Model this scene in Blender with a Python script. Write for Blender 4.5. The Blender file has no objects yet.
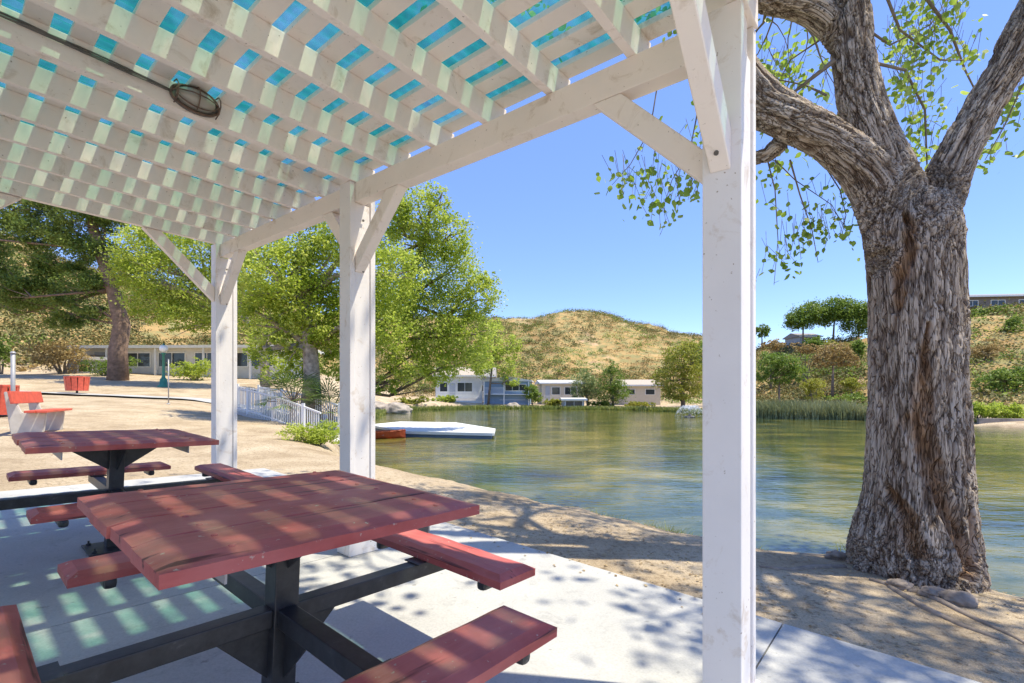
import bpy, bmesh, math, random
import numpy as np
from mathutils import Vector, Matrix, Euler
RAD = math.radians
S = bpy.context.scene
COL = S.collection
# ------------------------------------------------------------------ camera
F_PX, CX, HY, EYE = 478.5, 512.0, 394.4, 1.2
cam_d = bpy.data.cameras.new('camera'); cam = bpy.data.objects.new('camera', cam_d); COL.objects.link(cam)
cam.location = (0, 0, EYE); cam.rotation_euler = (RAD(90), 0, 0)
cam_d.sensor_width = 36; cam_d.lens = F_PX / 1024 * 36; cam_d.shift_y = (HY - 341.5) / 1024
cam_d.clip_start = .05; cam_d.clip_end = 6000
S.camera = cam
# ------------------------------------------------------------------ light
SD = Vector((.437, -.04, 1.0)).normalized()          # towards the sun
sun_d = bpy.data.lights.new('sun', 'SUN'); sun = bpy.data.objects.new('sun', sun_d); COL.objects.link(sun)
sun_d.energy = 2.0; sun_d.angle = RAD(.7); sun_d.color = (1, .955, .88)
sun.rotation_euler = SD.to_track_quat('Z', 'Y').to_euler()
W = bpy.data.worlds.new('World'); S.world = W; W.use_nodes = True
nt = W.node_tree; nt.nodes.clear()
sky = nt.nodes.new('ShaderNodeTexSky'); sky.sky_type = 'NISHITA'; sky.sun_disc = False
sky.sun_elevation = math.asin(SD.z); sky.sun_rotation = math.atan2(SD.x, SD.y)
sky.air_density = .85; sky.dust_density = 0.0; sky.ozone_density = 2.5; sky.altitude = 300
bg = nt.nodes.new('ShaderNodeBackground'); bg.inputs['Strength'].default_value = .15
wo = nt.nodes.new('ShaderNodeOutputWorld')
hs_ = nt.nodes.new('ShaderNodeHueSaturation'); hs_.inputs['Saturation'].default_value = 1.22; hs_.inputs['Hue'].default_value = .518
nt.links.new(sky.outputs[0], hs_.inputs['Color']); mx_ = nt.nodes.new('ShaderNodeMix'); mx_.data_type = 'RGBA'; mx_.inputs[0].default_value = .62; mx_.inputs[7].default_value = (.44, .76, 1.95, 1)
nt.links.new(hs_.outputs[0], mx_.inputs[6]); nt.links.new(mx_.outputs[2], bg.inputs[0]); nt.links.new(bg.outputs[0], wo.inputs[0])
S.view_settings.view_transform = 'Standard'; S.view_settings.look = 'None'
S.view_settings.exposure = 1.8; S.view_settings.gamma = 1
S.view_settings.use_white_balance = True; S.view_settings.white_balance_temperature = 7500; S.view_settings.white_balance_tint = 4
S.render.engine = 'CYCLES'
S.cycles.max_bounces = 10; S.cycles.diffuse_bounces = 6; S.cycles.transparent_max_bounces = 12

rng = np.random.default_rng(7); random.seed(7)
# ------------------------------------------------------------------ materials
def mat(name):
    m = bpy.data.materials.new(name); m.use_nodes = True
    n = m.node_tree; b = n.nodes['Principled BSDF']
    return m, n, b
def N(n, t, **k):
    x = n.nodes.new(t)
    for a, v in k.items(): setattr(x, a, v)
    return x
def ramp(n, stops, src=None):
    r = N(n, 'ShaderNodeValToRGB'); e = r.color_ramp.elements
    while len(e) < len(stops): e.new(.5)
    for i, (p, c) in enumerate(stops): e[i].position = p; e[i].color = (*c, 1)
    if src: n.links.new(src, r.inputs[0])
    return r
def noise(n, scale, vec, detail=4, rough=.55, dist=0):
    x = N(n, 'ShaderNodeTexNoise'); x.inputs['Scale'].default_value = scale; x.inputs['Detail'].default_value = detail
    x.inputs['Roughness'].default_value = rough; x.inputs['Distortion'].default_value = dist
    n.links.new(vec, x.inputs['Vector']); return x
def mapping(n, src, scale=(1, 1, 1)):
    m = N(n, 'ShaderNodeMapping'); m.inputs['Scale'].default_value = scale; n.links.new(src, m.inputs[0]); return m.outputs[0]
def mix(n, fac, a, b, mode='MIX'):
    m = N(n, 'ShaderNodeMix', data_type='RGBA', blend_type=mode)
    if hasattr(fac, 'links'): n.links.new(fac, m.inputs[0])
    else: m.inputs[0].default_value = fac
    for s, i in ((a, 6), (b, 7)):
        if hasattr(s, 'links'): n.links.new(s, m.inputs[i])
        else: m.inputs[i].default_value = (*s, 1)
    return m.outputs[2]
def bump(n, b, h, strength=.3, dist=.01):
    x = N(n, 'ShaderNodeBump'); x.inputs['Strength'].default_value = strength; x.inputs['Distance'].default_value = dist
    n.links.new(h, x.inputs['Height']); n.links.new(x.outputs[0], b.inputs['Normal'])
def coords(n, which='Object'): return N(n, 'ShaderNodeTexCoord').outputs[which]
def simple(name, c, rough=.6, var=.12, scale=3, metal=0, spec=.5):
    m, n, b = mat(name); v = coords(n)
    x = noise(n, scale, v, 6)
    lo = tuple(k * (1 - var) for k in c); hi = tuple(min(1, k * (1 + var)) for k in c)
    r = ramp(n, [(.3, lo), (.7, hi)], x.outputs[0]); n.links.new(r.outputs[0], b.inputs['Base Color'])
    b.inputs['Roughness'].default_value = rough; b.inputs['Metallic'].default_value = metal
    b.inputs['Specular IOR Level'].default_value = spec
    return m
def white_wood(name, c=(.90, .80, .72), rot=(0, 0, 0)):
    m, n, b = mat(name); v = N(n, 'ShaderNodeNewGeometry').outputs['Position']
    a = noise(n, 2.2, v, 6, .6); r = ramp(n, [(.3, tuple(k * .9 for k in c)), (.7, c)], a.outputs[0])
    st = noise(n, 7, v, 8, .7, .6); sm = ramp(n, [(.56, (0, 0, 0)), (.78, (1, 1, 1))], st.outputs[0])
    c2 = mix(n, sm.outputs[0], r.outputs[0], (.50, .38, .27))
    sp = noise(n, 55, v, 3, .5); sq = ramp(n, [(.70, (0, 0, 0)), (.76, (1, 1, 1))], sp.outputs[0])
    c3 = mix(n, sq.outputs[0], c2, (.33, .25, .19))
    n.links.new(c3, b.inputs['Base Color']); b.inputs['Roughness'].default_value = .55
    bump(n, b, noise(n, 30, v, 6).outputs[0], .25, .004)
    return m
M = {}
M['white'] = white_wood('warm_bounce_white')  # roof timbers: warm light bounced off the ground is tinted into this white
M['post'] = white_wood('post_paint', (.82, .775, .75))  # same white paint on the posts, without the bounce tint
# red stained planks, grain along local x
def red_wood():
    m, n, b = mat('red_paint'); v = coords(n)
    g = noise(n, 16, mapping(n, v, (.12, 1, 1)), 8, .65, .3)
    big = noise(n, 3.5, v, 5, .6)
    base = ramp(n, [(.3, (.33, .062, .056)), (.55, (.46, .090, .078)), (.75, (.55, .15, .13))], g.outputs[0])
    w = ramp(n, [(.38, (0, 0, 0)), (.75, (1, 1, 1))], big.outputs[0])
    c = mix(n, w.outputs[0], base.outputs[0], (.52, .155, .14))
    fl = noise(n, 42, v, 5, .6); f2 = ramp(n, [(.655, (0, 0, 0)), (.70, (1, 1, 1))], fl.outputs[0])
    c = mix(n, f2.outputs[0], c, (.50, .33, .27))
    cr = noise(n, 26, mapping(n, v, (.05, 1, 1)), 4, .5); c2 = ramp(n, [(.62, (0, 0, 0)), (.68, (1, 1, 1))], cr.outputs[0])
    c = mix(n, c2.outputs[0], c, (.13, .03, .03))
    n.links.new(c, b.inputs['Base Color']); b.inputs['Roughness'].default_value = .50
    b.inputs['Specular IOR Level'].default_value = .35
    bump(n, b, g.outputs[0], .5, .006)
    return m
M['red'] = red_wood()
M['redbright'] = simple('orange_red_paint', (.62, .10, .06), .5, .2, 9)
def black_steel():
    m, n, b = mat('black_steel'); v = coords(n)
    a = noise(n, 18, v, 8, .7); r = ramp(n, [(.35, (.018, .018, .020)), (.62, (.040, .040, .043)), (.74, (.12, .115, .11))], a.outputs[0])
    n.links.new(r.outputs[0], b.inputs['Base Color']); b.inputs['Roughness'].default_value = .38
    bump(n, b, a.outputs[0], .25, .003); return m
M['steel'] = black_steel()
def concrete(name, c):
    m, n, b = mat(name); v = N(n, 'ShaderNodeNewGeometry').outputs['Position']
    a = noise(n, 1.3, v, 8, .65); f = noise(n, 90, v, 3, .6); s = noise(n, 4.5, v, 6, .7, .5)
    r = ramp(n, [(.3, tuple(k * .80 for k in c)), (.7, c)], a.outputs[0])
    sr = ramp(n, [(.56, (0, 0, 0)), (.74, (1, 1, 1))], s.outputs[0])
    c1 = mix(n, sr.outputs[0], r.outputs[0], tuple(k * .62 for k in c))
    if True:
        sp = noise(n, 14, v, 4, .6); s2 = ramp(n, [(.66, (0, 0, 0)), (.71, (1, 1, 1))], sp.outputs[0]); c1 = mix(n, s2.outputs[0], c1, tuple(k * .62 for k in c))
    fr = ramp(n, [(.3, (.84, .84, .84)), (.6, (1, 1, 1))], f.outputs[0])
    c1 = mix(n, 1.0, c1, fr.outputs[0], 'MULTIPLY')
    n.links.new(c1, b.inputs['Base Color']); b.inputs['Roughness'].default_value = .85
    bump(n, b, f.outputs[0], .25, .003); return m
M['concrete'] = concrete('concrete', (.50, .495, .475))
M['joint'] = simple('joint_dirt', (.10, .10, .09), .9)
def panel():
    m = bpy.data.materials.new('turquoise_panel'); m.use_nodes = True; n = m.node_tree; n.nodes.clear()
    v = N(n, 'ShaderNodeNewGeometry').outputs['Position']
    a = noise(n, 3.0, v, 5, .6, 1.0)
    tc = ramp(n, [(.30, (.04, .28, .18)), (.48, (.25, .64, .48)), (.68, (.80, .95, .90))], a.outputs[0])
    tr = N(n, 'ShaderNodeBsdfTransparent'); n.links.new(tc.outputs[0], tr.inputs[0])
    tl = N(n, 'ShaderNodeBsdfTranslucent'); tl.inputs[0].default_value = (.004, .26, .23, 1)
    df = N(n, 'ShaderNodeBsdfDiffuse'); df.inputs[0].default_value = (.01, .20, .19, 1)
    m1 = N(n, 'ShaderNodeMixShader'); m1.inputs[0].default_value = .4
    n.links.new(tl.outputs[0], m1.inputs[1]); n.links.new(df.outputs[0], m1.inputs[2])
    m2 = N(n, 'ShaderNodeMixShader'); mr = ramp(n, [(.35, (.62, .62, .62)), (.62, (.34, .34, .34))], noise(n, 6, v, 5, .65, 1.2).outputs[0]); n.links.new(mr.outputs[0], m2.inputs[0])
    n.links.new(tr.outputs[0], m2.inputs[1]); n.links.new(m1.outputs[0], m2.inputs[2])
    o = N(n, 'ShaderNodeOutputMaterial'); n.links.new(m2.outputs[0], o.inputs[0]); return m
M['panel'] = panel()
def leafmat(name, c1, c2, c3, sc=1.2, trans=.35, rough=.45):
    m = bpy.data.materials.new(name); m.use_nodes = True; n = m.node_tree; b = n.nodes['Principled BSDF']
    v = N(n, 'ShaderNodeNewGeometry').outputs['Position']
    a = noise(n, sc, v, 3, .5); f = noise(n, 9, v, 2, .5)
    mx = N(n, 'ShaderNodeMath', operation='ADD'); n.links.new(a.outputs[0], mx.inputs[0]); n.links.new(f.outputs[0], mx.inputs[1])
    hl = N(n, 'ShaderNodeMath', operation='MULTIPLY'); n.links.new(mx.outputs[0], hl.inputs[0]); hl.inputs[1].default_value = .5
    r = ramp(n, [(.36, c1), (.5, c2), (.64, c3)], hl.outputs[0])
    n.links.new(r.outputs[0], b.inputs['Base Color']); b.inputs['Roughness'].default_value = rough
    b.inputs['Specular IOR Level'].default_value = .3
    tl = N(n, 'ShaderNodeBsdfTranslucent'); n.links.new(r.outputs[0], tl.inputs[0])
    ms = N(n, 'ShaderNodeMixShader'); ms.inputs[0].default_value = trans
    n.links.new(b.outputs[0], ms.inputs[1]); n.links.new(tl.outputs[0], ms.inputs[2])
    n.links.new(ms.outputs[0], n.nodes['Material Output'].inputs[0]); return m
M['leaf_lime'] = leafmat('lime_leaves', (.20, .30, .035), (.44, .53, .075), (.68, .72, .22), 1.3, .55)
M['leaf_big'] = leafmat('cottonwood_leaves', (.18, .30, .04), (.33, .46, .07), (.52, .60, .18), 2, .55)
M['leaf_pine'] = leafmat('pine_needles', (.10, .16, .035), (.18, .26, .055), (.30, .36, .09), .5, .4)
M['leaf_green'] = leafmat('green_leaves', (.10, .17, .03), (.18, .27, .045), (.30, .38, .08), .6, .42)
M['leaf_yel'] = leafmat('yellow_green_leaves', (.20, .23, .035), (.34, .36, .055), (.48, .44, .09), .5, .4)
M['leaf_willow'] = leafmat('willow_leaves', (.14, .19, .07), (.22, .28, .10), (.33, .38, .15), .8, .35)
M['leaf_olive'] = leafmat('scrub_leaves', (.08, .09, .03), (.15, .15, .045), (.26, .22, .08), .15, .2, .7)
M['leaf_dry'] = leafmat('dry_brush_leaves', (.26, .18, .07), (.38, .27, .11), (.50, .38, .17), .15, .2, .8)
M['reed'] = leafmat('reed_blades', (.17, .20, .09), (.28, .30, .14), (.42, .42, .22), .5, .3)
M['grass'] = leafmat('grass_blades', (.16, .22, .05), (.28, .32, .08), (.42, .40, .16), 3, .4)
M['palm'] = leafmat('palm_fronds', (.07, .12, .03), (.13, .20, .05), (.2, .28, .08), 2, .3)
def barkmat():
    m, n, b = mat('cottonwood_bark')
    at = N(n, 'ShaderNodeAttribute', attribute_name='bark').outputs['Vector']
    hw = N(n, 'ShaderNodeAttribute', attribute_name='wood').outputs['Fac']
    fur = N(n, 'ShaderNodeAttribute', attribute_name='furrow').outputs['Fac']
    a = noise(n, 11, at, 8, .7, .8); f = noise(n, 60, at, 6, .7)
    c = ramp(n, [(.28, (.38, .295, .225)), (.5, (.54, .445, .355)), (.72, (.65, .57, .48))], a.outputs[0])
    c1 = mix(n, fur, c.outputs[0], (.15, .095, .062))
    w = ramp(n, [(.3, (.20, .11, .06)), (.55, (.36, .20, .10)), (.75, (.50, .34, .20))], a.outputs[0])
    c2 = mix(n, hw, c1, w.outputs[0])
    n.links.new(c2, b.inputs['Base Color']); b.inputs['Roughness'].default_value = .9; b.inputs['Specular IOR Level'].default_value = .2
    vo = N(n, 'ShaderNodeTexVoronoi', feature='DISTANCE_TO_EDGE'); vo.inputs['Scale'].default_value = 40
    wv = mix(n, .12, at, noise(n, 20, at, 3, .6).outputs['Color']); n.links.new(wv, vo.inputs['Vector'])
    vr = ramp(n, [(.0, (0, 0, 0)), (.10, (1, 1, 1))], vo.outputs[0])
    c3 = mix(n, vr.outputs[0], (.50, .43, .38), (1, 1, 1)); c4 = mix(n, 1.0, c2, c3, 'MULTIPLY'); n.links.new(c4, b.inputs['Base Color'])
    ad = N(n, 'ShaderNodeMath', operation='ADD'); n.links.new(a.outputs[0], ad.inputs[0]); n.links.new(f.outputs[0], ad.inputs[1])
    ad2 = N(n, 'ShaderNodeMath', operation='MULTIPLY_ADD'); n.links.new(vr.outputs[0], ad2.inputs[0]); ad2.inputs[1].default_value = .7; n.links.new(ad.outputs[0], ad2.inputs[2])
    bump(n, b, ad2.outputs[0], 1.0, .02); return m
M['bark'] = barkmat()
M['trunk'] = simple('rough_trunk', (.20, .15, .11), .95, .4, 6)
M['trunk_pine'] = simple('pine_trunk', (.22, .145, .105), .95, .4, 5)
M['trunk_pale'] = simple('mottled_trunk', (.34, .28, .22), .95, .5, 7)
M['twig'] = simple('twig_bark', (.20, .16, .12), .9, .3, 8)
def groundmat():
    m, n, b = mat('ground_soil'); v = N(n, 'ShaderNodeNewGeometry').outputs['Position']
    big = noise(n, .045, v, 8, .6); mid = noise(n, .9, v, 8, .62, .4); fine = noise(n, 22, v, 6, .7); peb = noise(n, 120, v, 3, .6)
    soil = ramp(n, [(.30, (.38, .285, .185)), (.5, (.56, .44, .30)), (.70, (.68, .56, .40))], mid.outputs[0])
    lit = ramp(n, [(.52, (0, 0, 0)), (.64, (1, 1, 1))], fine.outputs[0])
    c = mix(n, lit.outputs[0], soil.outputs[0], (.30, .22, .14))
    pr = ramp(n, [(.35, (.72, .72, .72)), (.6, (1, 1, 1))], peb.outputs[0]); c = mix(n, 1.0, c, pr.outputs[0], 'MULTIPLY')
    # hills
    h1 = noise(n, .09, v, 10, .68, .3)
    hill = ramp(n, [(.30, (.22, .14, .06)), (.45, (.37, .24, .10)), (.55, (.44, .30, .13)), (.68, (.52, .35, .23)), (.80, (.34, .21, .12))], h1.outputs[0])
    hn = noise(n, .5, v, 8, .7); hs = ramp(n, [(.46, (0, 0, 0)), (.56, (1, 1, 1))], hn.outputs[0])
    hill2 = mix(n, hs.outputs[0], hill.outputs[0], (.26, .23, .10))
    hf = N(n, 'ShaderNodeAttribute', attribute_name='hill').outputs['Fac']
    c = mix(n, hf, c, hill2)
    wf = N(n, 'ShaderNodeAttribute', attribute_name='wet').outputs['Fac']
    c = mix(n, wf, c, (.12, .095, .06))
    n.links.new(c, b.inputs['Base Color']); b.inputs['Roughness'].default_value = .95; b.inputs['Specular IOR Level'].default_value = .15
    ad = N(n, 'ShaderNodeMath', operation='ADD'); n.links.new(fine.outputs[0], ad.inputs[0]); n.links.new(peb.outputs[0], ad.inputs[1])
    bump(n, b, ad.outputs[0], .8, .02); return m
M['ground'] = groundmat()
def watermat():
    m, n, b = mat('lake_water'); v = N(n, 'ShaderNodeNewGeometry').outputs['Position']
    w = noise(n, .32, mapping(n, v, (1, 1.6, 1)), 6, .65, .6)
    c = ramp(n, [(.30, (.010, .024, .026)), (.47, (.060, .080, .024)), (.66, (.23, .20, .05))], w.outputs[0])
    n.links.new(c.outputs[0], b.inputs['Base Color']); b.inputs['Roughness'].default_value = .06
    b.inputs['IOR'].default_value = 1.33
    a = noise(n, 7, mapping(n, v, (.55, 1.5, 1)), 3, .5); l = noise(n, 1.6, mapping(n, v, (.5, 1.3, 1)), 2, .5)
    ml = N(n, 'ShaderNodeMath', operation='MULTIPLY_ADD'); n.links.new(l.outputs[0], ml.inputs[0]); ml.inputs[1].default_value = 2.0
    n.links.new(a.outputs[0], ml.inputs[2])
    bump(n, b, ml.outputs[0], .26, .03); return m
M['water'] = watermat()
M['wallwhite'] = simple('pale_siding', (.66, .66, .64), .7, .06)
M['wallgrey'] = simple('grey_siding', (.40, .43, .46), .7, .06)
M['wallblue'] = simple('blue_siding', (.22, .33, .48), .6, .08)
M['wallbeige'] = simple('beige_siding', (.60, .53, .42), .7, .06)
M['wallbrown'] = simple('brown_siding', (.20, .17, .15), .8, .1)
M['roofgrey'] = simple('grey_shingle', (.30, .28, .26), .9, .2, 8)
M['rooftan'] = simple('tan_shingle', (.44, .37, .30), .9, .2, 8)
M['roofpale'] = simple('pale_roof', (.68, .66, .62), .7, .08)
M['trim'] = simple('white_trim', (.78, .78, .76), .5, .04)
M['glass'] = simple('window_glass', (.035, .045, .055), .08, .2)
M['green'] = simple('green_enamel', (.03, .20, .14), .4, .15)
M['pole'] = simple('galvanised_pole', (.36, .36, .37), .5, .15, 5, .2)
M['rock'] = simple('pale_rock', (.36, .31, .26), .95, .35, 2)
M['rockbark'] = simple('grey_brown_root', (.27, .215, .17), .95, .35, 14)
M['bench_conc'] = simple('cast_concrete', (.52, .49, .44), .9, .12, 8)
M['cable'] = simple('grey_cable', (.13, .115, .10), .6, .2)
M['rust'] = simple('rusty_cage', (.14, .085, .06), .7, .4, 30)
M['orange'] = simple('orange_hull', (.62, .13, .05), .4, .15)
M['dockwhite'] = simple('dock_top', (.74, .74, .72), .6, .06)
M['dockblue'] = simple('dock_float', (.16, .24, .34), .5, .1)
def lensglass():
    m, n, b = mat('frosted_lens'); b.inputs['Base Color'].default_value = (.55, .50, .42, 1); b.inputs['Roughness'].default_value = .25
    b.inputs['Transmission Weight'].default_value = .35; return m
M['lens'] = lensglass()
M['globe'] = simple('frosted_globe', (.80, .80, .76), .3, .02)
M['spray'] = simple('fountain_foam', (.80, .83, .85), .4, .05)

# ------------------------------------------------------------------ mesh helpers
def tag(o, label=None, cat=None, group=None, kind=None):
    if label: o['label'] = label
    if cat: o['category'] = cat
    if group: o['group'] = group
    if kind: o['kind'] = kind
    return o
def empty(name, loc=(0, 0, 0), label=None, cat=None, group=None, rot=None):
    o = bpy.data.objects.new(name, None); COL.objects.link(o); o.location = loc
    o.empty_display_size = .2
    if rot is not None: o.rotation_euler = rot
    return tag(o, label, cat, group)
def link(name, me, m, parent=None, smooth=False):
    o = bpy.data.objects.new(name, me); COL.objects.link(o)
    if m: me.materials.append(m)
    if parent: o.parent = parent
    if smooth: me.polygons.foreach_set('use_smooth', [True] * len(me.polygons))
    return o
def from_bm(name, bm, m, parent=None, smooth=False):
    me = bpy.data.meshes.new(name); bm.to_mesh(me); bm.free(); return link(name, me, m, parent, smooth)
def box(bm, c, ax, bev=0.0):
    """oriented box: centre c, three half-axis vectors"""
    c = Vector(c); ax = [Vector(a) for a in ax]
    if ax[0].cross(ax[1]).dot(ax[2]) < 0: ax[2] = -ax[2]
    vs = []
    for i in (-1, 1):
        for j in (-1, 1):
            for k in (-1, 1): vs.append(bm.verts.new(c + ax[0] * i + ax[1] * j + ax[2] * k))
    fs = [(0, 1, 3, 2), (4, 6, 7, 5), (0, 4, 5, 1), (2, 3, 7, 6), (0, 2, 6, 4), (1, 5, 7, 3)]
    faces = [bm.faces.new([vs[q] for q in f]) for f in fs]
    if bev:
        es = list({e for f in faces for e in f.edges})
        bmesh.ops.bevel(bm, geom=es, offset=bev, segments=2, affect='EDGES', profile=.6)
def abox(bm, x0, x1, y0, y1, z0, z1, bev=0.0):
    box(bm, ((x0 + x1) / 2, (y0 + y1) / 2, (z0 + z1) / 2), (((x1 - x0) / 2, 0, 0), (0, (y1 - y0) / 2, 0), (0, 0, (z1 - z0) / 2)), bev)
def tube(bm, pts, rad, n=10, cap=True):
    pts = [Vector(p) for p in pts]; rings = []
    if not hasattr(rad, '__len__'): rad = [rad] * len(pts)
    up = Vector((0.01, .02, 1)); prev = None
    for i, p in enumerate(pts):
        d = (pts[min(i + 1, len(pts) - 1)] - pts[max(i - 1, 0)]).normalized()
        if prev is None:
            a = d.cross(up)
            if a.length < .1: a = d.cross(Vector((1, 0, 0)))
        else: a = prev - d * prev.dot(d)
        a.normalize(); prev = a; b2 = d.cross(a)
        rings.append([bm.verts.new(p + (a * math.cos(t) + b2 * math.sin(t)) * rad[i]) for t in [2 * math.pi * k / n for k in range(n)]])
    for A, B in zip(rings, rings[1:]):
        for k in range(n): bm.faces.new((A[k], A[(k + 1) % n], B[(k + 1) % n], B[k]))
    if cap:
        bm.faces.new(rings[0][::-1]); bm.faces.new(rings[-1])
def lathe(bm, c, prof, n=20):
    c = Vector(c); rings = []
    for r, z in prof: rings.append([bm.verts.new(c + Vector((r * math.cos(2 * math.pi * k / n), r * math.sin(2 * math.pi * k / n), z))) for k in range(n)])
    for A, B in zip(rings, rings[1:]):
        for k in range(n): bm.faces.new((A[k], A[(k + 1) % n], B[(k + 1) % n], B[k]))
    bm.faces.new(rings[0][::-1]); bm.faces.new(rings[-1])
def prism(bm, poly, off):
    """extrude polygon (list of vectors) by vector off"""
    off = Vector(off); a = [bm.verts.new(Vector(p)) for p in poly]; b = [bm.verts.new(Vector(p) + off) for p in poly]
    n = len(a); bm.faces.new(a); bm.faces.new(b[::-1])
    for i in range(n): bm.faces.new((a[i], b[i], b[(i + 1) % n], a[(i + 1) % n]))
    bmesh.ops.recalc_face_normals(bm, faces=bm.faces[:])
def np_mesh(name, V, Fq, m, parent=None, smooth=False):
    V = np.asarray(V, dtype=np.float32); Fq = np.asarray(Fq, dtype=np.int32); k = Fq.shape[1]
    me = bpy.data.meshes.new(name); me.vertices.add(len(V)); me.vertices.foreach_set('co', V.ravel())
    me.loops.add(Fq.size); me.loops.foreach_set('vertex_index', Fq.ravel())
    me.polygons.add(len(Fq)); me.polygons.foreach_set('loop_start', np.arange(0, Fq.size, k, dtype=np.int32))
    me.update(calc_edges=True); me.validate()
    return link(name, me, m, parent, smooth)
LEAF4 = np.array([(-.5, 0), (0, -.32), (.5, 0), (0, .32)])
LEAF6 = np.array([(-.5, 0), (-.28, -.30), (.02, -.36), (.5, 0), (.02, .36), (-.28, .30)])
def leaves(C, size, shape=LEAF4, flat=.35, rs=rng, hang=0.0):
    """one flat leaf polygon per centre, random facing; flat>0 biases the normals upwards"""
    n = len(C); nr = rs.normal(size=(n, 3)); nr[:, 2] = np.abs(nr[:, 2]) + flat; nr /= np.linalg.norm(nr, axis=1)[:, None]
    a = rs.normal(size=(n, 3)); a[:, 2] -= hang; a -= nr * (a * nr).sum(1)[:, None]; a /= np.linalg.norm(a, axis=1)[:, None] + 1e-9
    b = np.cross(nr, a); s = size * rs.uniform(.6, 1.25, size=(n, 1, 1))
    P = np.asarray(C)[:, None, :] + s * (a[:, None, :] * shape[None, :, :1] + b[:, None, :] * shape[None, :, 1:])
    k = len(shape); return P.reshape(-1, 3), np.arange(n * k).reshape(n, k)
def clump_points(blobs, n, rs=rng, sub=26, jit=.30, shell=.55):
    """blobs: (cx,cy,cz,rx,ry,rz). Points gathered in small clumps near the shells, so gaps and clumps show"""
    B = np.array(blobs, float); vol = (B[:, 3] * B[:, 4] * B[:, 5]) ** .75; pr = vol / vol.sum(); nc = max(6, n // sub)
    w = rs.choice(len(B), nc, p=pr); d = rs.normal(size=(nc, 3)); d /= np.linalg.norm(d, axis=1)[:, None]
    rr = shell + (1 - shell) * rs.uniform(size=(nc, 1)) ** .6
    cc = B[w, :3] + d * rr * B[w, 3:6] * rs.uniform(.78, 1.10, size=(nc, 1))
    sc = np.minimum(B[w, 3:6].min(1), 3)[:, None]
    k = rs.integers(0, nc, n); cs = rs.uniform(.5, 1.4, size=(nc, 1))
    return cc[k] + rs.normal(size=(n, 3)) * (jit * .5 * sc * cs)[k] * np.array([1, 1, .7])

# value noise (numpy)
_P = np.random.default_rng(3).permutation(4096); _G = np.random.default_rng(4).uniform(-1, 1, 4096)
def vnoise(p):
    p = np.asarray(p, float); i = np.floor(p).astype(int); f = p - i; f = f * f * (3 - 2 * f); out = 0
    for dx in (0, 1):
        for dy in (0, 1):
            for dz in (0, 1):
                h = _P[(_P[(_P[(i[:, 0] + dx) & 4095] + i[:, 1] + dy) & 4095] + i[:, 2] + dz) & 4095]
                w = (f[:, 0] if dx else 1 - f[:, 0]) * (f[:, 1] if dy else 1 - f[:, 1]) * (f[:, 2] if dz else 1 - f[:, 2])
                out = out + _G[h] * w
    return out
def fbm(p, o=4):
    a, s, t = 1., 1., 0
    for k in range(o): t = t + a * vnoise(np.asarray(p) * s + 17.3 * k); a *= .5; s *= 2.03
    return t

# ------------------------------------------------------------------ site frame: r/l axes of the shelter, slope towards the lake
TH = RAD(40); RV = Vector((math.sin(TH), math.cos(TH), 0)); LV = Vector((-math.cos(TH), math.sin(TH), 0)); SL = -.04
def sh(x, y, z): return Vector((x, y, z + SL * x))
def G(r, l, z): v = RV * r + LV * l; return sh(v.x, v.y, z)
def at(px, py, Y): return Vector(((px - CX) / F_PX * Y, Y, EYE + (HY - py) / F_PX * Y))

# ------------------------------------------------------------------ terrain
LAKE = [(-3.3, 10.3), (-1.75, 8.9), (-.59, 7.86), (.33, 7.08), (1.22, 6.3), (1.67, 5.72), (2.08, 5.3), (2.57, 5.02), (3.3, 4.77), (4.0, 4.2), (4.5, 3.6), (7, 1.8), (14, -1), (28, 0),
        (34, 8), (32, 18), (26.6, 24.9), (26.3, 28), (24.2, 33.4), (18, 36.5), (19, 49), (14.7, 55), (6, 59), (-4, 61), (-12, 54), (-14, 48), (-11.5, 34), (-8.0, 24), (-6.2, 18), (-4.6, 13)]
LK = np.array(LAKE, float)
def lake_d(x, y):
    x = np.asarray(x, float); y = np.asarray(y, float); dm = np.full(x.shape, 1e9); ins = np.zeros(x.shape, bool)
    for (ax, ay), (bx, by) in zip(LK, np.roll(LK, -1, 0)):
        ex, ey = bx - ax, by - ay; t = np.clip(((x - ax) * ex + (y - ay) * ey) / (ex * ex + ey * ey), 0, 1)
        dm = np.minimum(dm, np.hypot(x - ax - t * ex, y - ay - t * ey))
        c = ((ay > y) != (by > y)) & (x < (bx - ax) * (y - ay) / ((by - ay) if by != ay else 1e-9) + ax); ins ^= c
    return np.where(ins, -dm, dm)
HT = [(-420, 30, 62, 235), (-150, 32, 66, 245), (0, 36, 74, 262), (60, 40, 78, 280), (130, 45, 85, 300), (220, 50, 92, 314), (330, 70, 110, 322), (430, 75, 130, 322), (510, 75, 150, 317), (560, 72, 150, 311),
      (610, 72, 150, 313), (650, 70, 150, 321), (700, 66, 145, 335), (757, 50, 100, 348), (800, 46, 88, 344), (850, 42, 78, 339), (880, 38, 74, 332), (920, 36, 70, 316), (965, 34, 66, 303), (1024, 32, 64, 301), (1300, 30, 60, 301)]
h_az = [math.atan((a - CX) / F_PX) for a, *_ in HT]
h_d0 = [b / math.cos(z) for (a, b, c, d), z in zip(HT, h_az)]; h_d1 = [c / math.cos(z) for (a, b, c, d), z in zip(HT, h_az)]
h_H = [EYE + (HY - d) / F_PX * c for a, b, c, d in HT]
def sstep(a, b, v): t = np.clip((v - a) / (b - a), 0, 1); return t * t * (3 - 2 * t)
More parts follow.
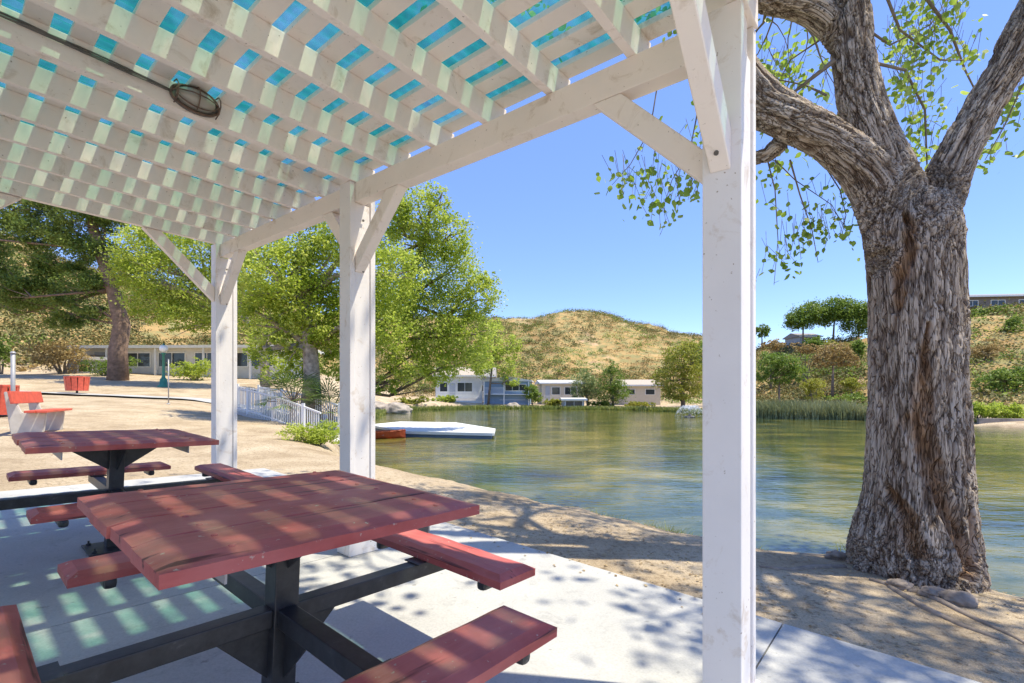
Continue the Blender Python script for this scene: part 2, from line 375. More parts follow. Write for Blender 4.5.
def hill_h(x, y):
    az = np.arctan2(x, y); d = np.hypot(x, y)
    d0 = np.interp(az, h_az, h_d0); d1 = np.interp(az, h_az, h_d1); H = np.interp(az, h_az, h_H)
    back = 1 - sstep(RAD(75), RAD(110), np.abs(az)); H = H * (.15 + .85 * back)
    t = np.clip((d - d0) / (d1 - d0), 0, 1); pr = .55 * t ** 1.0 + .45 * t * t * (3 - 2 * t); pr = np.where(t < .12, t / .12 * .12 * .55 + 0 * t, pr) if False else pr
    far = np.clip((d - d1) / 300, 0, 1)
    return H * pr * (1 - .65 * far), t
def land(x, y):
    x = np.asarray(x, float); y = np.asarray(y, float)
    z = SL * np.clip(x, -30, 6) - .035
    w = sstep(6, 12, -x - .15 * y)
    z = z + w * (.03 * np.clip(y - 8, 0, 40) + .06 * np.clip(y - 22, 0, 20))
    hh, t = hill_h(x, y); z = z + hh
    P = np.stack([x * .05, y * .05, 0 * x], -1); z = z + t * 2.1 * fbm(P.reshape(-1, 3), 4).reshape(x.shape) * np.clip(hh / 6, 0, 1)
    P = np.stack([x * .5, y * .5, 0 * x], -1); z = z + (.03 + .22 * t) * fbm(P.reshape(-1, 3), 3).reshape(x.shape) * sstep(2.5, 6, np.hypot(x + 1, y - 2))
    return z
def terrain(x, y):
    d = lake_d(x, y); zl = land(x, y)
    P = np.stack([np.asarray(x) * 2.3, np.asarray(y) * 2.3, 0 * np.asarray(x)], -1); d2 = d + .10 * fbm(P.reshape(-1, 3), 3).reshape(np.shape(x))
    fall = np.where(np.hypot(x, y) < 30, .42, 1.0)
    return np.where(d2 > 0, -.62 + (zl + .62) * (1 - np.exp(-np.maximum(d2, 0) / fall)), -.62 - np.minimum(-d2 * .3, 1.6)), d2
def tz(x, y): return float(terrain(np.array([x]), np.array([y]))[0][0])
def ground_pt(px, Y): x = (px - CX) / F_PX * Y; return Vector((x, Y, tz(x, Y)))
az = np.concatenate([np.linspace(-180, -60, 60, endpoint=False), np.linspace(-60, 60, 520, endpoint=False), np.linspace(60, 180, 60, endpoint=False)])
rr = np.concatenate([np.linspace(.0, 2, 9)[1:], 2 * (1.0285 ** np.arange(1, 175)), [350, 500, 900, 1600, 3200]])
A_, R_ = np.meshgrid(np.radians(az), rr); X_ = R_ * np.sin(A_); Y_ = R_ * np.cos(A_)
Z_, D_ = terrain(X_, Y_); _, T_ = hill_h(X_, Y_)
na, nr_ = len(az), len(rr)
V = np.concatenate([[[0, 0, -.035]], np.stack([X_, Y_, Z_], -1).reshape(-1, 3)])
i, j = np.meshgrid(np.arange(nr_ - 1), np.arange(na), indexing='ij'); j2 = (j + 1) % na
Q = np.stack([1 + i * na + j, 1 + i * na + j2, 1 + (i + 1) * na + j2, 1 + (i + 1) * na + j], -1).reshape(-1, 4)[:, ::-1]
g = np_mesh('ground', V, Q, M['ground'], smooth=True); tag(g, kind='structure')
def fattr(o, name, arr): a = o.data.attributes.new(name, 'FLOAT', 'POINT'); a.data.foreach_set('value', np.asarray(arr, np.float32).ravel())
fattr(g, 'hill', np.concatenate([[0], np.clip(T_ * 7, 0, 1).ravel()]))
fattr(g, 'wet', np.concatenate([[0], (1 - sstep(-.02, .16, D_)).ravel()]))
bm = bmesh.new(); vs = [bm.verts.new(p) for p in ((-22, -6, -.6), (44, -6, -.6), (44, 72, -.6), (-22, 72, -.6))]; bm.faces.new(vs)
tag(from_bm('lake_water', bm, M['water']), kind='structure')
# footpath behind the shelter
bm = bmesh.new(); prev = None
for t in np.linspace(0, 1, 40):
    x = -27 + 22 * t; y = 21.5 - 1.2 * t + 1.0 * math.sin(t * 3); z = max(tz(x, y), tz(x, y + .6), tz(x, y - .6)) + .015
    cur = (bm.verts.new((x, y - .65, z)), bm.verts.new((x, y + .65, z + .02)))
    if prev: bm.faces.new((prev[0], cur[0], cur[1], prev[1]))
    prev = cur
tag(from_bm('footpath', bm, M['concrete']), kind='structure')
# slab, cut by real saw joints
sl = [-7.0, -4.6, -2.05, .55, 3.16, 5.75, 7.15]; bm = bmesh.new()
for a, b2 in zip(sl, sl[1:]):
    for r0, r1 in ((-5.2, -.35), (-.35, 2.98)):
        c = [G(r0 + .004, a + .004, 0), G(r1 - .004, a + .004, 0), G(r1 - .004, b2 - .004, 0), G(r0 + .004, b2 - .004, 0)]
        prism(bm, [p - Vector((0, 0, .12)) for p in c], (0, 0, .12))
slab = from_bm('patio_slab', bm, M['concrete']); tag(slab, kind='structure')
bm = bmesh.new(); prism(bm, [G(r, l, -.13) for r, l in ((-5.19, -6.99), (2.97, -6.99), (2.97, 7.14), (-5.19, 7.14))], (0, 0, .118))
tag(from_bm('slab_joint_fill', bm, M['joint']), kind='structure')

# ------------------------------------------------------------------ pergola
HB, BT, RT = 2.54, 2.677, 2.815      # beam underside, beam top, rafter top
P_L = [.478, 3.068, 5.658]           # near (-L) edges of the posts
ROWS = [1.865, -.40, -2.67]  # last row is unseen, added with its roof to hold back sky light
per = empty('pergola', G(1.97, 3.1, 0), 'white painted timber pergola with slatted roof over the picnic tables', 'pergola')
def pobj(name, bm): 
    for v in bm.verts: v.co -= per.location
    return from_bm(name, bm, M['white'] if name in ('rafter', 'slat', 'beam', 'brace') else M['post'], per)
def gbox(bm, r0, r1, l0, l1, z0, z1, bev=.004):
    c = G((r0 + r1) / 2, (l0 + l1) / 2, 0); c.z += (z0 + z1) / 2
    box(bm, c, (RV * (r1 - r0) / 2 + Vector((0, 0, SL * RV.x * (r1 - r0) / 2)), LV * (l1 - l0) / 2 + Vector((0, 0, SL * LV.x * (l1 - l0) / 2)), Vector((0, 0, (z1 - z0) / 2))), bev)
for ri, r0 in enumerate(ROWS):
    for l0 in P_L:
        if ri and l0 < P_L[0]: continue
        bm = bmesh.new()
        gbox(bm, r0, r0 + .04, l0, l0 + .14, 0, RT - .14, .005)                # inner board
        gbox(bm, r0 + .041, r0 + .169, l0 + .010, l0 + .130, 0, HB - .002, .004)  # core
        gbox(bm, r0 + .17, r0 + .21, l0, l0 + .14, 0, BT - .002, .005)            # outer board
        p = pobj('post', bm)
        bm = bmesh.new(); gbox(bm, r0 - .014, r0 + .224, l0 - .014, l0 + .154, .001, .105, .006)
        q = from_bm('plinth', bm, M['post'], p)
        for v in q.data.vertices: v.co -= per.location
        for zz in (2.02, 2.11) if l0 == P_L[0] else (2.05, 2.42):
            near = l0 == P_L[0]
            if near and (zz < 2.1 or ri): continue
            c = G(r0 - .05, l0 + .072, 2.112) - per.location if near else G(r0 + .105, l0, zz) - per.location
            d = (RV + Vector((0, 0, 1))).normalized() * -.008 if near else LV * -.007
            bm = bmesh.new(); tube(bm, [c + d * .2, c + d], .009, 8); from_bm('bolt', bm, M['cable'], p)
    segs = list(zip(P_L, P_L[1:]))
    for a, b2 in segs:
        bm = bmesh.new(); gbox(bm, r0 + .042, r0 + .128, a + .012, b2 + .012 - .001, HB, BT, .004); pobj('beam', bm)
    for l0 in P_L:
        for sg in (-1, 1):
            if (ri == 0 and l0 == P_L[0] and sg < 0 and False) or (l0 == P_L[2] and sg > 0) or (ri and l0 == P_L[0] and sg < 0): continue
            if l0 == P_L[0] and sg < 0: continue
            e = l0 + (.131 if sg > 0 else .009); z0, run = (2.165, .374) if not (sg > 0 and l0 == P_L[1]) else (2.30, .20)
            pl = [(e, z0), (e + sg * run, HB - .001), (e + sg * (run + .14), HB - .001), (e, z0 - .13)]
            pl = [(e, z0), (e + sg * run, z0 + run), (e + sg * (run + .05), z0 + run)] if False else pl
            bm = bmesh.new(); prism(bm, [G(r0 + .044, l, z) for l, z in pl], RV * .075 + Vector((0, 0, SL * RV.x * .075)))
            bmesh.ops.bevel(bm, geom=bm.edges[:], offset=.004, segments=1, affect='EDGES'); pobj('brace', bm)
    # braces along r on the end rafters
    for l0 in (P_L[0], P_L[2]):
        for sg in (-1, 1):
            if sg > 0 and ri == 0: continue
            e = r0 + (0 - .001 if sg < 0 else .211); z0, run = 2.21, .47
            lc = l0 + (.035 if l0 == P_L[0] else .03)
            pl = [(e, z0), (e + sg * run, BT - .002), (e + sg * (run + .15), BT - .002), (e, z0 - .15)]
            bm = bmesh.new(); prism(bm, [G(r, lc, z) for r, z in pl], LV * .075 + Vector((0, 0, SL * LV.x * .075)))
            bmesh.ops.bevel(bm, geom=bm.edges[:], offset=.004, segments=1, affect='EDGES'); pobj('brace', bm)
for k in range(-1, 13):
    l = .50 + .4315 * k; w = .021 if k % 6 else .032
    if k == 12: l = 5.70
    bm = bmesh.new(); gbox(bm, -2.72, 2.065, l - w, l + w, BT + .001, RT, .004); pobj('rafter', bm)
nsl = 0; r = 1.962
while r > -2.75:
    bm = bmesh.new(); jt = random.uniform(-.003, .003)
    gbox(bm, r + jt, r + jt + .090, -.07, 5.76, RT + .001, RT + .029, .003); pobj('slat', bm); r -= .157
# corrugated translucent sheeting on top of the slats (runs along the rafters)
nl, nrr = 1400, 2; ls = np.linspace(-.07, 5.74, nl); V = []
for r in (-2.72, 2.035):
    for l in ls:
        p = G(r, l, RT + .042 + .009 * math.sin(l * 2 * math.pi / .076)); V.append(tuple(p - per.location))
Q = [(i, i + 1, nl + i + 1, nl + i) for i in range(nl - 1)]
np_mesh('roof_sheet', V, Q, M['panel'], per, True)

# caged lamp and cable on the rafter over the second post
lr, ll = .90, .50 + .4315 * 6 - .032
rfz = 2.75; c0 = G(lr, ll, rfz)
lamp = empty('bulkhead_lamp', c0, 'oval bulkhead lamp in a rusty wire cage on the rafter', 'lamp')
RS = RV + Vector((0, 0, SL * RV.x)); UZ = Vector((0, 0, 1)); OUT = -LV
bm = bmesh.new(); nn = 28
def oval(a, b2, o): return [RS * (a * math.cos(t)) + UZ * (b2 * math.sin(t)) + OUT * o for t in [2 * math.pi * k / nn for k in range(nn)]]
prism(bm, oval(.118, .066, .002), OUT * .018); from_bm('back_plate', bm, M['cable'], lamp)
bm = bmesh.new(); rings = [[bm.verts.new(p) for p in oval(.095 * s, .05 * s, o)] for s, o in ((1, .02), (.98, .045), (.85, .066), (.55, .08), (.2, .086))]
for A, B in zip(rings, rings[1:]):
    for k in range(nn): bm.faces.new((A[k], A[(k + 1) % nn], B[(k + 1) % nn], B[k]))
bm.faces.new(rings[-1]); from_bm('lens', bm, M['lens'], lamp, True)
bm = bmesh.new()
for a, b2, o, rd in ((.115, .064, .025, .007), (.100, .052, .060, .0035)):
    q = oval(a, b2, o); tube(bm, q + q[:2], rd, 6)
for t0 in (-.5, .0, .5):
    tube(bm, [RS * (t0 * .2) + UZ * (.064 * s * math.sqrt(1 - t0 * t0)) + OUT * o for s, o in ((1, .02), (.85, .07), (.3, .098), (-.3, .098), (-.85, .07), (-1, .02))], .0035, 6)
tube(bm, [RS * (.116 * s) + OUT * o for s, o in ((1, .02), (.85, .07), (.3, .1), (-.3, .1), (-.85, .07), (-1, .02))], .0035, 6)
from_bm('cage', bm, M['rust'], lamp, True)
bm = bmesh.new(); pts = []
for k in range(40):
    t = k / 39; r = lr - .11 - t * 2.4; pts.append(G(r, ll - .010, rfz + .005 + .022 * math.sin(t * 9) * t + .02 * t))
tube(bm, pts, .008, 8)
for off, f in ((.012, 5.0), (-.010, 7.0)): tube(bm, [p + Vector((0, 0, off * math.sin(i * .35 * f / 5))) + OUT * .006 for i, p in enumerate(pts[:26])], .004, 6)
tag(from_bm('power_cable', bm, M['cable'], None, True), 'grey electric cable running along the rafter to the caged lamp', 'cable')

# ------------------------------------------------------------------ picnic tables
def plank(bm, x0, x1, y0, y1, z0, z1, ch, low=.012, cx0=1, cx1=1, cy0=0, cy1=0, seam=.003):
    """board with wide chamfers on chosen sides, tiny ones at the seams"""
    a0 = ch if cx0 else seam; a1 = ch if cx1 else seam; b0 = ch if cy0 else seam; b1 = ch if cy1 else seam
    zm = z0 + low; nx = 14
    xs = [x0 + (x1 - x0) * k / nx for k in range(nx + 1)]; tx = [x0 + a0 + (x1 - x0 - a0 - a1) * k / nx for k in range(nx + 1)]
    w = lambda i, s: .0012 * math.sin(i * 1.7 + s * 3 + y0 * 9)
    L0 = [[bm.verts.new((x, y0, z0)) for x in xs], [bm.verts.new((x, y0, (zm if cy0 else z1 - seam) + w(i, 1))) for i, x in enumerate(xs)],
          [bm.verts.new((x, y0 + b0 + w(i, 2), z1 + w(i, 5))) for i, x in enumerate(tx)], [bm.verts.new((x, y1 - b1 + w(i, 3), z1 + w(i, 6))) for i, x in enumerate(tx)],
          [bm.verts.new((x, y1, (zm if cy1 else z1 - seam) + w(i, 4))) for i, x in enumerate(xs)], [bm.verts.new((x, y1, z0)) for x in xs]]
    for A, B in zip(L0, L0[1:] + L0[:1]):
        for k in range(nx): bm.faces.new((A[k], A[k + 1], B[k + 1], B[k]))
    for e in (0, -1):
        for ids in ((0, 1, 4, 5), (1, 2, 3, 4)): bm.faces.new([L0[i][e] for i in ids])
    # the chamfered ends need their end rails lowered
    for rail in (L0[1], L0[4]):
        if cx0: rail[0].co.z = zm
        if cx1: rail[-1].co.z = zm
def make_table():
    t = empty('picnic_table')
    top = .798; a = .4932
    bm = bmesh.new(); w = 2 * a / 4
    for k in range(4):
        y0 = -a + k * w + .0035; y1 = y0 + w - .007; jx = (0, .004, -.003, .002)[k]
        plank(bm, -a + jx, a + jx, y0, y1, top - .047, top, .060, .033, 1, 1, k == 0, k == 3)
        for x in (-.33, .33):
            for y in (y0 + .06, y1 - .06): lathe(bm, (x + jx, y, top - .0005), [(.009, 0), (.008, .003), (.004, .0045)], 10)
    bmesh.ops.recalc_face_normals(bm, faces=bm.faces[:])
    from_bm('table_top', bm, M['red'], t)
    for x in (-.33, .33):                                           # steel angles under the planks
        bm = bmesh.new(); abox(bm, x - .03, x + .03, -.40, .40, top - .053, top - .048); abox(bm, x - .003, x + .003, -.40, .40, top - .105, top - .053)
        from_bm('top_bracket', bm, M['pole'], t)
    bm = bmesh.new(); h = .0425
    abox(bm, -h, h, -h, h, .012, top - .054, .004)
    for sx, sy in ((1, 0), (-1, 0), (0, 1), (0, -1)):               # upper gussets
        d = Vector((sx, sy, 0)); s = Vector((-sy, sx, 0)) * .004
        prism(bm, [d * h + Vector((0, 0, top - .055)) - s, d * .27 + Vector((0, 0, top - .055)) - s, d * .27 + Vector((0, 0, top - .08)) - s, d * h + Vector((0, 0, top - .24)) - s], s * 2)
        prism(bm, [d * h + Vector((0, 0, .345)) - s, d * .21 + Vector((0, 0, .345)) - s, d * h + Vector((0, 0, .17)) - s], s * 2)
    from_bm('column', bm, M['steel'], t)
    bm = bmesh.new(); abox(bm, -.15, .15, -.15, .15, .001, .012, .003)
    for x in (-.115, .115):
        for y in (-.115, .115): lathe(bm, (x, y, .012), [(.014, 0), (.014, .012), (.006, .014), (.006, .03)], 8)
    from_bm('base_plate', bm, M['steel'], t)
    for q in range(4):
        rot = Matrix.Rotation(q * math.pi / 2, 4, 'Z')
        bm = bmesh.new(); abox(bm, h + .001, .80, -.032, .032, .355, .419, .004); 
        abox(bm, .58, .84, -.05, .05, .420, .4255)
        o = from_bm('seat_arm', bm, M['steel'], t); o.rotation_euler = (0, 0, q * math.pi / 2)
        bm = bmesh.new()
        plank(bm, -.49, .49, -.857, -.629, .427, .474, .034, .030, 1, 1, 1, 1)
        bmesh.ops.recalc_face_normals(bm, faces=bm.faces[:])
        s = from_bm('seat', bm, M['red'], t); s.rotation_euler = (0, 0, q * math.pi / 2)
        for x in (-.36, .36):
            bm = bmesh.new(); abox(bm, x - .022, x + .022, -.84, -.65, .380, .426, .018); from_bm('seat_bracket', bm, M['steel'], s)
    return t
t1 = make_table()
def copy_tree(o, parent=None):
    c = o.copy(); COL.objects.link(c); c.parent = parent
    for ch in list(o.children): copy_tree(ch, c)
    return c
t2 = copy_tree(t1)
TILT = Matrix.Rotation(math.atan(-SL), 4, 'Y')
for t, rc, lc, an in ((t1, .790, 1.727, 50), (t2, .800, 4.345, 49.5)):
    t.matrix_world = Matrix.Translation(G(rc, lc, 0) - Vector((.028, 0, 0))) @ TILT @ Matrix.Rotation(RAD(an), 4, 'Z')
tag(t1, 'square red picnic table with four attached benches nearest the camera', 'picnic table', 'red picnic tables under the pergola')
tag(t2, 'square red picnic table behind the nearer one, by the farther white post', 'picnic table', 'red picnic tables under the pergola')

# ------------------------------------------------------------------ big cottonwood
def big_tree():
    Yt = 3.78
    def w(px, py, dy=0): p = at(px, py, Yt + dy); return p
    base = Vector((3.22, 3.78, tz(3.22, 3.78)))
    T = empty('cottonwood_tree', base, 'thick furrowed old tree forking into three limbs at the lake edge', 'tree')
    limbs = [  # (px,py,dy,radius)
[(918, 640, 0, .62), (914, 600, 0, .60), (911, 575, 0, .57), (911, 551, 0, .545), (915, 505, 0, .475), (916, 460, 0, .435), (916, 400, 0, .405), (916, 330, 0, .395), (914, 270, 0, .395), (913, 235, 0, .40), (913, 212, 0, .35), (913, 196, 0, .23)],
        [(893, 250, 0, .25), (880, 195, .0, .235), (856, 160, -.03, .20), (825, 136, -.05, .175), (790, 118, -.1, .175), (758, 100, -.12, .18), (732, 66, -.15, .17), (716, 10, -.2, .15), (700, -80, -.3, .12), (670, -190, -.3, .08)],
        [(900, 225, .05, .26), (893, 185, .05, .25), (876, 145, .08, .215), (862, 105, .1, .20), (853, 60, .12, .195), (847, 0, .15, .19), (838, -80, .2, .17), (845, -200, .3, .13), (870, -380, .4, .08)],
        [(928, 255, 0, .26), (938, 200, 0, .22), (953, 160, -.02, .185), (975, 118, -.06, .175), (1003, 72, -.12, .17), (1034, 10, -.2, .165), (1075, -80, -.3, .15), (1130, -200, -.4, .12), (1190, -360, -.5, .07)],
        [(845, 45, .15, .12), (828, 22, .15, .115), (800, 6, .15, .10), (760, -4, .1, .09), (700, -40, .1, .08), (620, -120, .1, .05)],
        [(790, 130, .0, .07), (770, 152, .1, .05), (752, 158, .15, .04), (720, 160, .2, .02)],
        # root flare
        [(880, 560, -.05, .20), (862, 580, -.05, .13), (838, 576, .1, .06), (815, 578, .25, .03)],
        [(960, 560, 0, .20), (973, 600, -.1, .15), (985, 640, -.15, .10)],
        [(930, 560, -.2, .22), (945, 592, -.35, .13), (968, 618, -.45, .08), (990, 650, -.5, .05)],
    ]
    bm = bmesh.new(); segs = []
    for L in limbs:
        pts = [w(a, b2, c) for a, b2, c, r in L]; rad = [r * math.cos(math.atan((a - CX) / F_PX)) for a, b2, c, r in L]; lax = np.array((pts[-1] - pts[0]).normalized())
        P2, R2 = [], []
        for k in range(len(pts) - 1):       # Catmull-Rom
            p0, p1, p2, p3 = pts[max(k - 1, 0)], pts[k], pts[k + 1], pts[min(k + 2, len(pts) - 1)]
            for s in range(5):
                t = s / 5; P2.append(.5 * ((2 * p1) + (p2 - p0) * t + (2 * p0 - 5 * p1 + 4 * p2 - p3) * t * t + (3 * p1 - p0 - 3 * p2 + p3) * t ** 3)); R2.append(rad[k] * (1 - t) + rad[k + 1] * t)
        P2.append(pts[-1]); R2.append(rad[-1]); tube(bm, P2, R2, 24)
        u = 0
        for a, b2, ra, rb in zip(P2, P2[1:], R2, R2[1:]): segs.append((a, b2, ra, rb, u, lax)); u += (b2 - a).length
    bmesh.ops.recalc_face_normals(bm, faces=bm.faces[:])
    me = bpy.data.meshes.new('tmp'); bm.to_mesh(me); bm.free(); o = bpy.data.objects.new('tmp', me); COL.objects.link(o)
    md = o.modifiers.new('r', 'REMESH'); md.mode = 'VOXEL'; md.voxel_size = .0105
    sm = o.modifiers.new('s', 'SMOOTH'); sm.iterations = 14; sm.factor = .6
    dg = bpy.context.evaluated_depsgraph_get(); ev = o.evaluated_get(dg); me2 = bpy.data.meshes.new_from_object(ev)
    bpy.data.objects.remove(o)
    n = len(me2.vertices); co = np.empty(n * 3, np.float32); me2.vertices.foreach_get('co', co); co = co.reshape(-1, 3).astype(float)
    no = np.empty(n * 3, np.float32); me2.vertices.foreach_get('normal', no); no = no.reshape(-1, 3)
    acc = np.zeros((n, 3)); wt = np.zeros(n)
    for si, (a, b2, ra, rb, u0, lax) in enumerate(segs):
        a = np.array(a); d = np.array(b2) - a; L2 = d @ d; t = np.clip(((co - a) @ d) / L2, 0, 1); L1 = math.sqrt(L2)
        v = co - a - t[:, None] * d; dist = np.linalg.norm(v, axis=1) / (ra * (1 - t) + rb * t)
        ww = np.exp(-((dist - .8) * 9).clip(0, 60)); dn = d / L1
        loc = v + lax[None] * ((u0 + t * L1) * .15)[:, None]
        acc += ww[:, None] * loc; wt += ww
    bc = acc / np.maximum(wt, 1e-9)[:, None]
    wp = np.stack([fbm(bc * 6, 3), fbm(bc * 6 + 31, 3), fbm(bc * 6 + 77, 3)], -1) * .022 * np.array([1, .8, .6])
    q = bc + wp
    n3 = fbm(q * 60, 2)
    def cells(p):
        i = np.floor(p).astype(int); f1 = np.full(len(p), 9.); f2 = f1.copy()
        for dx in (-1, 0, 1):
            for dy in (-1, 0, 1):
                for dz in (-1, 0, 1):
                    c = i + [dx, dy, dz]; h = _P[(_P[(_P[c[:, 0] & 4095] + c[:, 1]) & 4095] + c[:, 2]) & 4095]
                    d = np.sqrt(((c + .5 + .45 * np.stack([_G[h], _G[(h * 7 + 3) & 4095], _G[(h * 13 + 9) & 4095]], -1) - p) ** 2).sum(1))
                    f2 = np.minimum(f2, np.maximum(f1, d)); f1 = np.minimum(f1, d)
        return f2 - f1
    e1 = cells(q * 14.5 + .6 * fbm(q * 22, 2)[:, None]); e2 = cells(q * 30 + 11 + .5 * fbm(q * 40, 2)[:, None])
    r1 = np.clip(1 - e1 / .17, 0, 1); r2 = np.clip(1 - e2 / .14, 0, 1)
    broad = fbm(bc * 4.0, 3)
    # fissures on the front of the trunk
    pxs = CX + F_PX * co[:, 0] / Yt; pys = HY - F_PX * (co[:, 2] - EYE) / Yt
    crack = np.zeros(n)
    X0 = co[:, 0]; Zc = co[:, 2]
    for path in ([(921, 205, 4), (922, 242, 7), (916, 297, 8), (911, 355, 6), (908, 400, 4), (905, 450, 2)], [(937, 320, 2), (934, 360, 5), (930, 406, 9), (930, 425, 13), (937, 470, 14), (950, 523, 12), (960, 575, 13)],
                 [(876, 225, 4), (879, 262, 5), (882, 290, 1)], [(905, 475, 3), (918, 520, 8), (915, 560, 10)], [(975, 500, 2), (972, 540, 9), (965, 580, 8)]):
        Yc = Yt - .33; pz = np.array([EYE + (HY - b2) / F_PX * Yc for a, b2, c in path])[::-1]; pX = np.array([(a - CX) / F_PX * Yc for a, b2, c in path])[::-1]; pw = np.array([c * .8 / F_PX * Yc for *_, c in path])[::-1]
        cx_ = np.interp(Zc, pz, pX) + .018 * vnoise(np.stack([Zc * 9, Zc * 0, Zc * 0], -1)); cw = np.interp(Zc, pz, pw, left=0, right=0) + 1e-4
        inside = (Zc > pz[0] - .02) & (Zc < pz[-1] + .02) & (co[:, 1] < Yt - .12)
        crack = np.maximum(crack, np.where(inside, np.clip(1.25 - np.abs(X0 - cx_) / cw, 0, 1), 0))
    edge = np.clip(1 - np.abs(crack - .25) * 4, 0, 1)
    disp = .030 * broad - .024 * r1 - .008 * r2 + .006 * n3 + .010 * fbm(q * 18, 2) - crack * .060 + edge * .02 + crack * (.022 * vnoise(co * [30, 30, 12]) + .012 * vnoise(co * [70, 70, 30]))
    co2 = co + no * disp[:, None]
    me2.vertices.foreach_set('co', (co2 - np.array(base)).astype(np.float32).ravel()); me2.update()
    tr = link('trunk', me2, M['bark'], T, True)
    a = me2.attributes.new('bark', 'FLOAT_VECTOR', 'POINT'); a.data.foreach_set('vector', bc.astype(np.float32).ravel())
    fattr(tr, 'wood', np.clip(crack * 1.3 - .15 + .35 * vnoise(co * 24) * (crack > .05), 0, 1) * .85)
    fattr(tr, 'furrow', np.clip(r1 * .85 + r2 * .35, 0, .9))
    # boughs that carry the crown above the picture
    rs = np.random.default_rng(21); bm = bmesh.new(); tips = []
    def bough(p0, d, L, r, depth):
        pts = [p0]; rad = [r]; d = d.normalized(); nst = 7
        for k in range(nst):
            d = (d + Vector(rs.normal(size=3)) * .20 + Vector((0, 0, -.05 if depth > 1 else .02))).normalized(); pts.append(pts[-1] + d * L / nst); rad.append(r * (1 - .85 * (k + 1) / nst))
            if depth < 3 and k >= 1 and rs.uniform() < .85:
                sd = (d + Vector(rs.normal(size=3)) * .9).normalized(); bough(pts[-1], sd, L * .55, rad[-1] * .65, depth + 1)
        tube(bm, pts, rad, 6); tips.extend(pts[3:])
    for (px, py, dy, r, d) in ((670, -190, -.3, .075, (-.6, -.1, .8)), (700, -80, -.3, .06, (-.5, .6, .5)), (870, -380, .4, .075, (0, .3, 1)), (845, -200, .3, .08, (.6, .6, .6)), (838, -80, .2, .06, (-.5, .9, .4)), (1190, -360, -.5, .06, (-.2, -.9, .5)), (1130, -200, -.4, .06, (.9, -.4, .7)), (1034, -10, -.2, .05, (-.1, -1, .8)),
                               (1190, -360, -.5, .07, (.4, 0, 1)), (1130, -200, -.4, .08, (.3, -1, .5)), (1075, -80, -.3, .06, (1, .5, .4)), (620, -120, .1, .05, (-.4, .6, .6)), (1000, -150, 0, .0, (0, 0, 1))):
        if r: bough(w(px, py, dy), Vector(d), 2.7, r, 1)
    # fine bare branches seen against the sky
    def twig(pp, rad=.012):
        pts = [w(a, b2, c) for a, b2, c in pp]; tube(bm, pts, [rad * (1 - .7 * k / (len(pts) - 1)) for k in range(len(pts))], 6); return pts
    hang = []
    for pp, rd in (([(862, 60, .1), (905, 70, .3), (925, 110, .4), (927, 165, .45), (926, 175, .4)], .014), ([(835, 60, .1), (812, 78, .2), (790, 95, .3), (770, 108, .3)], .020), ([(826, 95, .1), (805, 85, .5), (780, 80, .6), (765, 70, .7)], .010),
                   ([(905, -30, .2), (950, 30, .6), (965, 70, .7), (985, 110, .8)], .016), ([(880, -20, .3), (900, 30, .5), (940, 60, .6), (975, 60, .7)], .014), ([(868, 30, .2), (890, 45, .4), (930, 25, .6), (955, -10, .7)], .012),
                   ([(790, 160, .2), (800, 195, .4), (812, 230, .5), (818, 262, .5)], .008), ([(765, 150, .3), (775, 190, .4), (778, 240, .4), (774, 285, .4)], .007), ([(815, 150, .2), (840, 190, .5), (846, 215, .5), (842, 235, .5)], .007),
                   ([(775, 160, .3), (795, 180, .5), (832, 205, .6), (850, 240, .7)], .006), ([(700, 100, .2), (690, 150, .3), (672, 180, .3), (662, 212, .3)], .007), ([(660, 70, .2), (650, 130, .3), (630, 165, .3), (612, 185, .3)], .007),
                   ([(715, 110, .2), (708, 150, .3), (692, 185, .3), (688, 200, .3)], .006), ([(1040, 60, .3), (1020, 90, .4), (1005, 125, .5), (985, 160, .5)], .009), ([(820, 40, .3), (790, 60, .6), (775, 90, .8), (770, 130, .8)], .008)):
        pts = twig(pp, rd); hang.append(pts)
    br = from_bm('branches', bm, M['twig'], T, True)
    for v in br.data.vertices: v.co -= base
    # leaves: crown clumps, then hanging sprays
    tips = np.array([tuple(t) for t in tips]); k = rs.integers(0, len(tips), 6500)
    C = tips[k] + rs.normal(size=(len(k), 3)) * .17
    H = []
    for pts in hang:
        P = np.array([tuple(p) for p in pts]); m = 26; t = rs.uniform(.25, 1.02, m) * (len(P) - 1); i0 = np.clip(t.astype(int), 0, len(P) - 2); f = (t - i0)[:, None]
        H.append(P[i0] * (1 - f) + P[i0 + 1] * f + rs.normal(size=(m, 3)) * .07)
    def spray(boxp, n, ys):
        x0, y0, x1, y1 = boxp; m = max(2, n // 9); c = np.stack([rs.uniform(x0, x1, m), rs.uniform(y0, y1, m), rs.uniform(*ys, m)], -1); kk = rs.integers(0, m, n)
        d = c[kk] + rs.normal(size=(n, 3)) * np.array([7, 7, .08]); return np.array([tuple(w(*v)) for v in d])
    H += [spray((757, 55, 822, 80), 60, (.3, .9)), spray((770, 80, 800, 100), 30, (.3, .9)), spray((895, -10, 975, 60), 330, (.3, 1.3)), spray((890, 60, 945, 150), 230, (.3, 1.3)), spray((900, 130, 930, 165), 60, (.4, 1.0)),
          spray((965, 140, 1000, 190), 25, (.3, .9)), spray((1000, 60, 1024, 130), 25, (.6, 1.3)), spray((775, 215, 815, 285), 60, (.3, .6)), spray((812, 215, 850, 240), 40, (.3, .6)), spray((757, 160, 785, 195), 30, (.3, .6)),
          spray((628, 155, 662, 215), 80, (.2, .4)), spray((660, 165, 695, 200), 60, (.2, .4)), spray((607, 180, 622, 188), 14, (.2, .4)), spray((655, 215, 675, 230), 12, (.2, .4)), spray((757, 0, 830, 20), 40, (.4, 1.2))]
    H = np.concatenate(H)
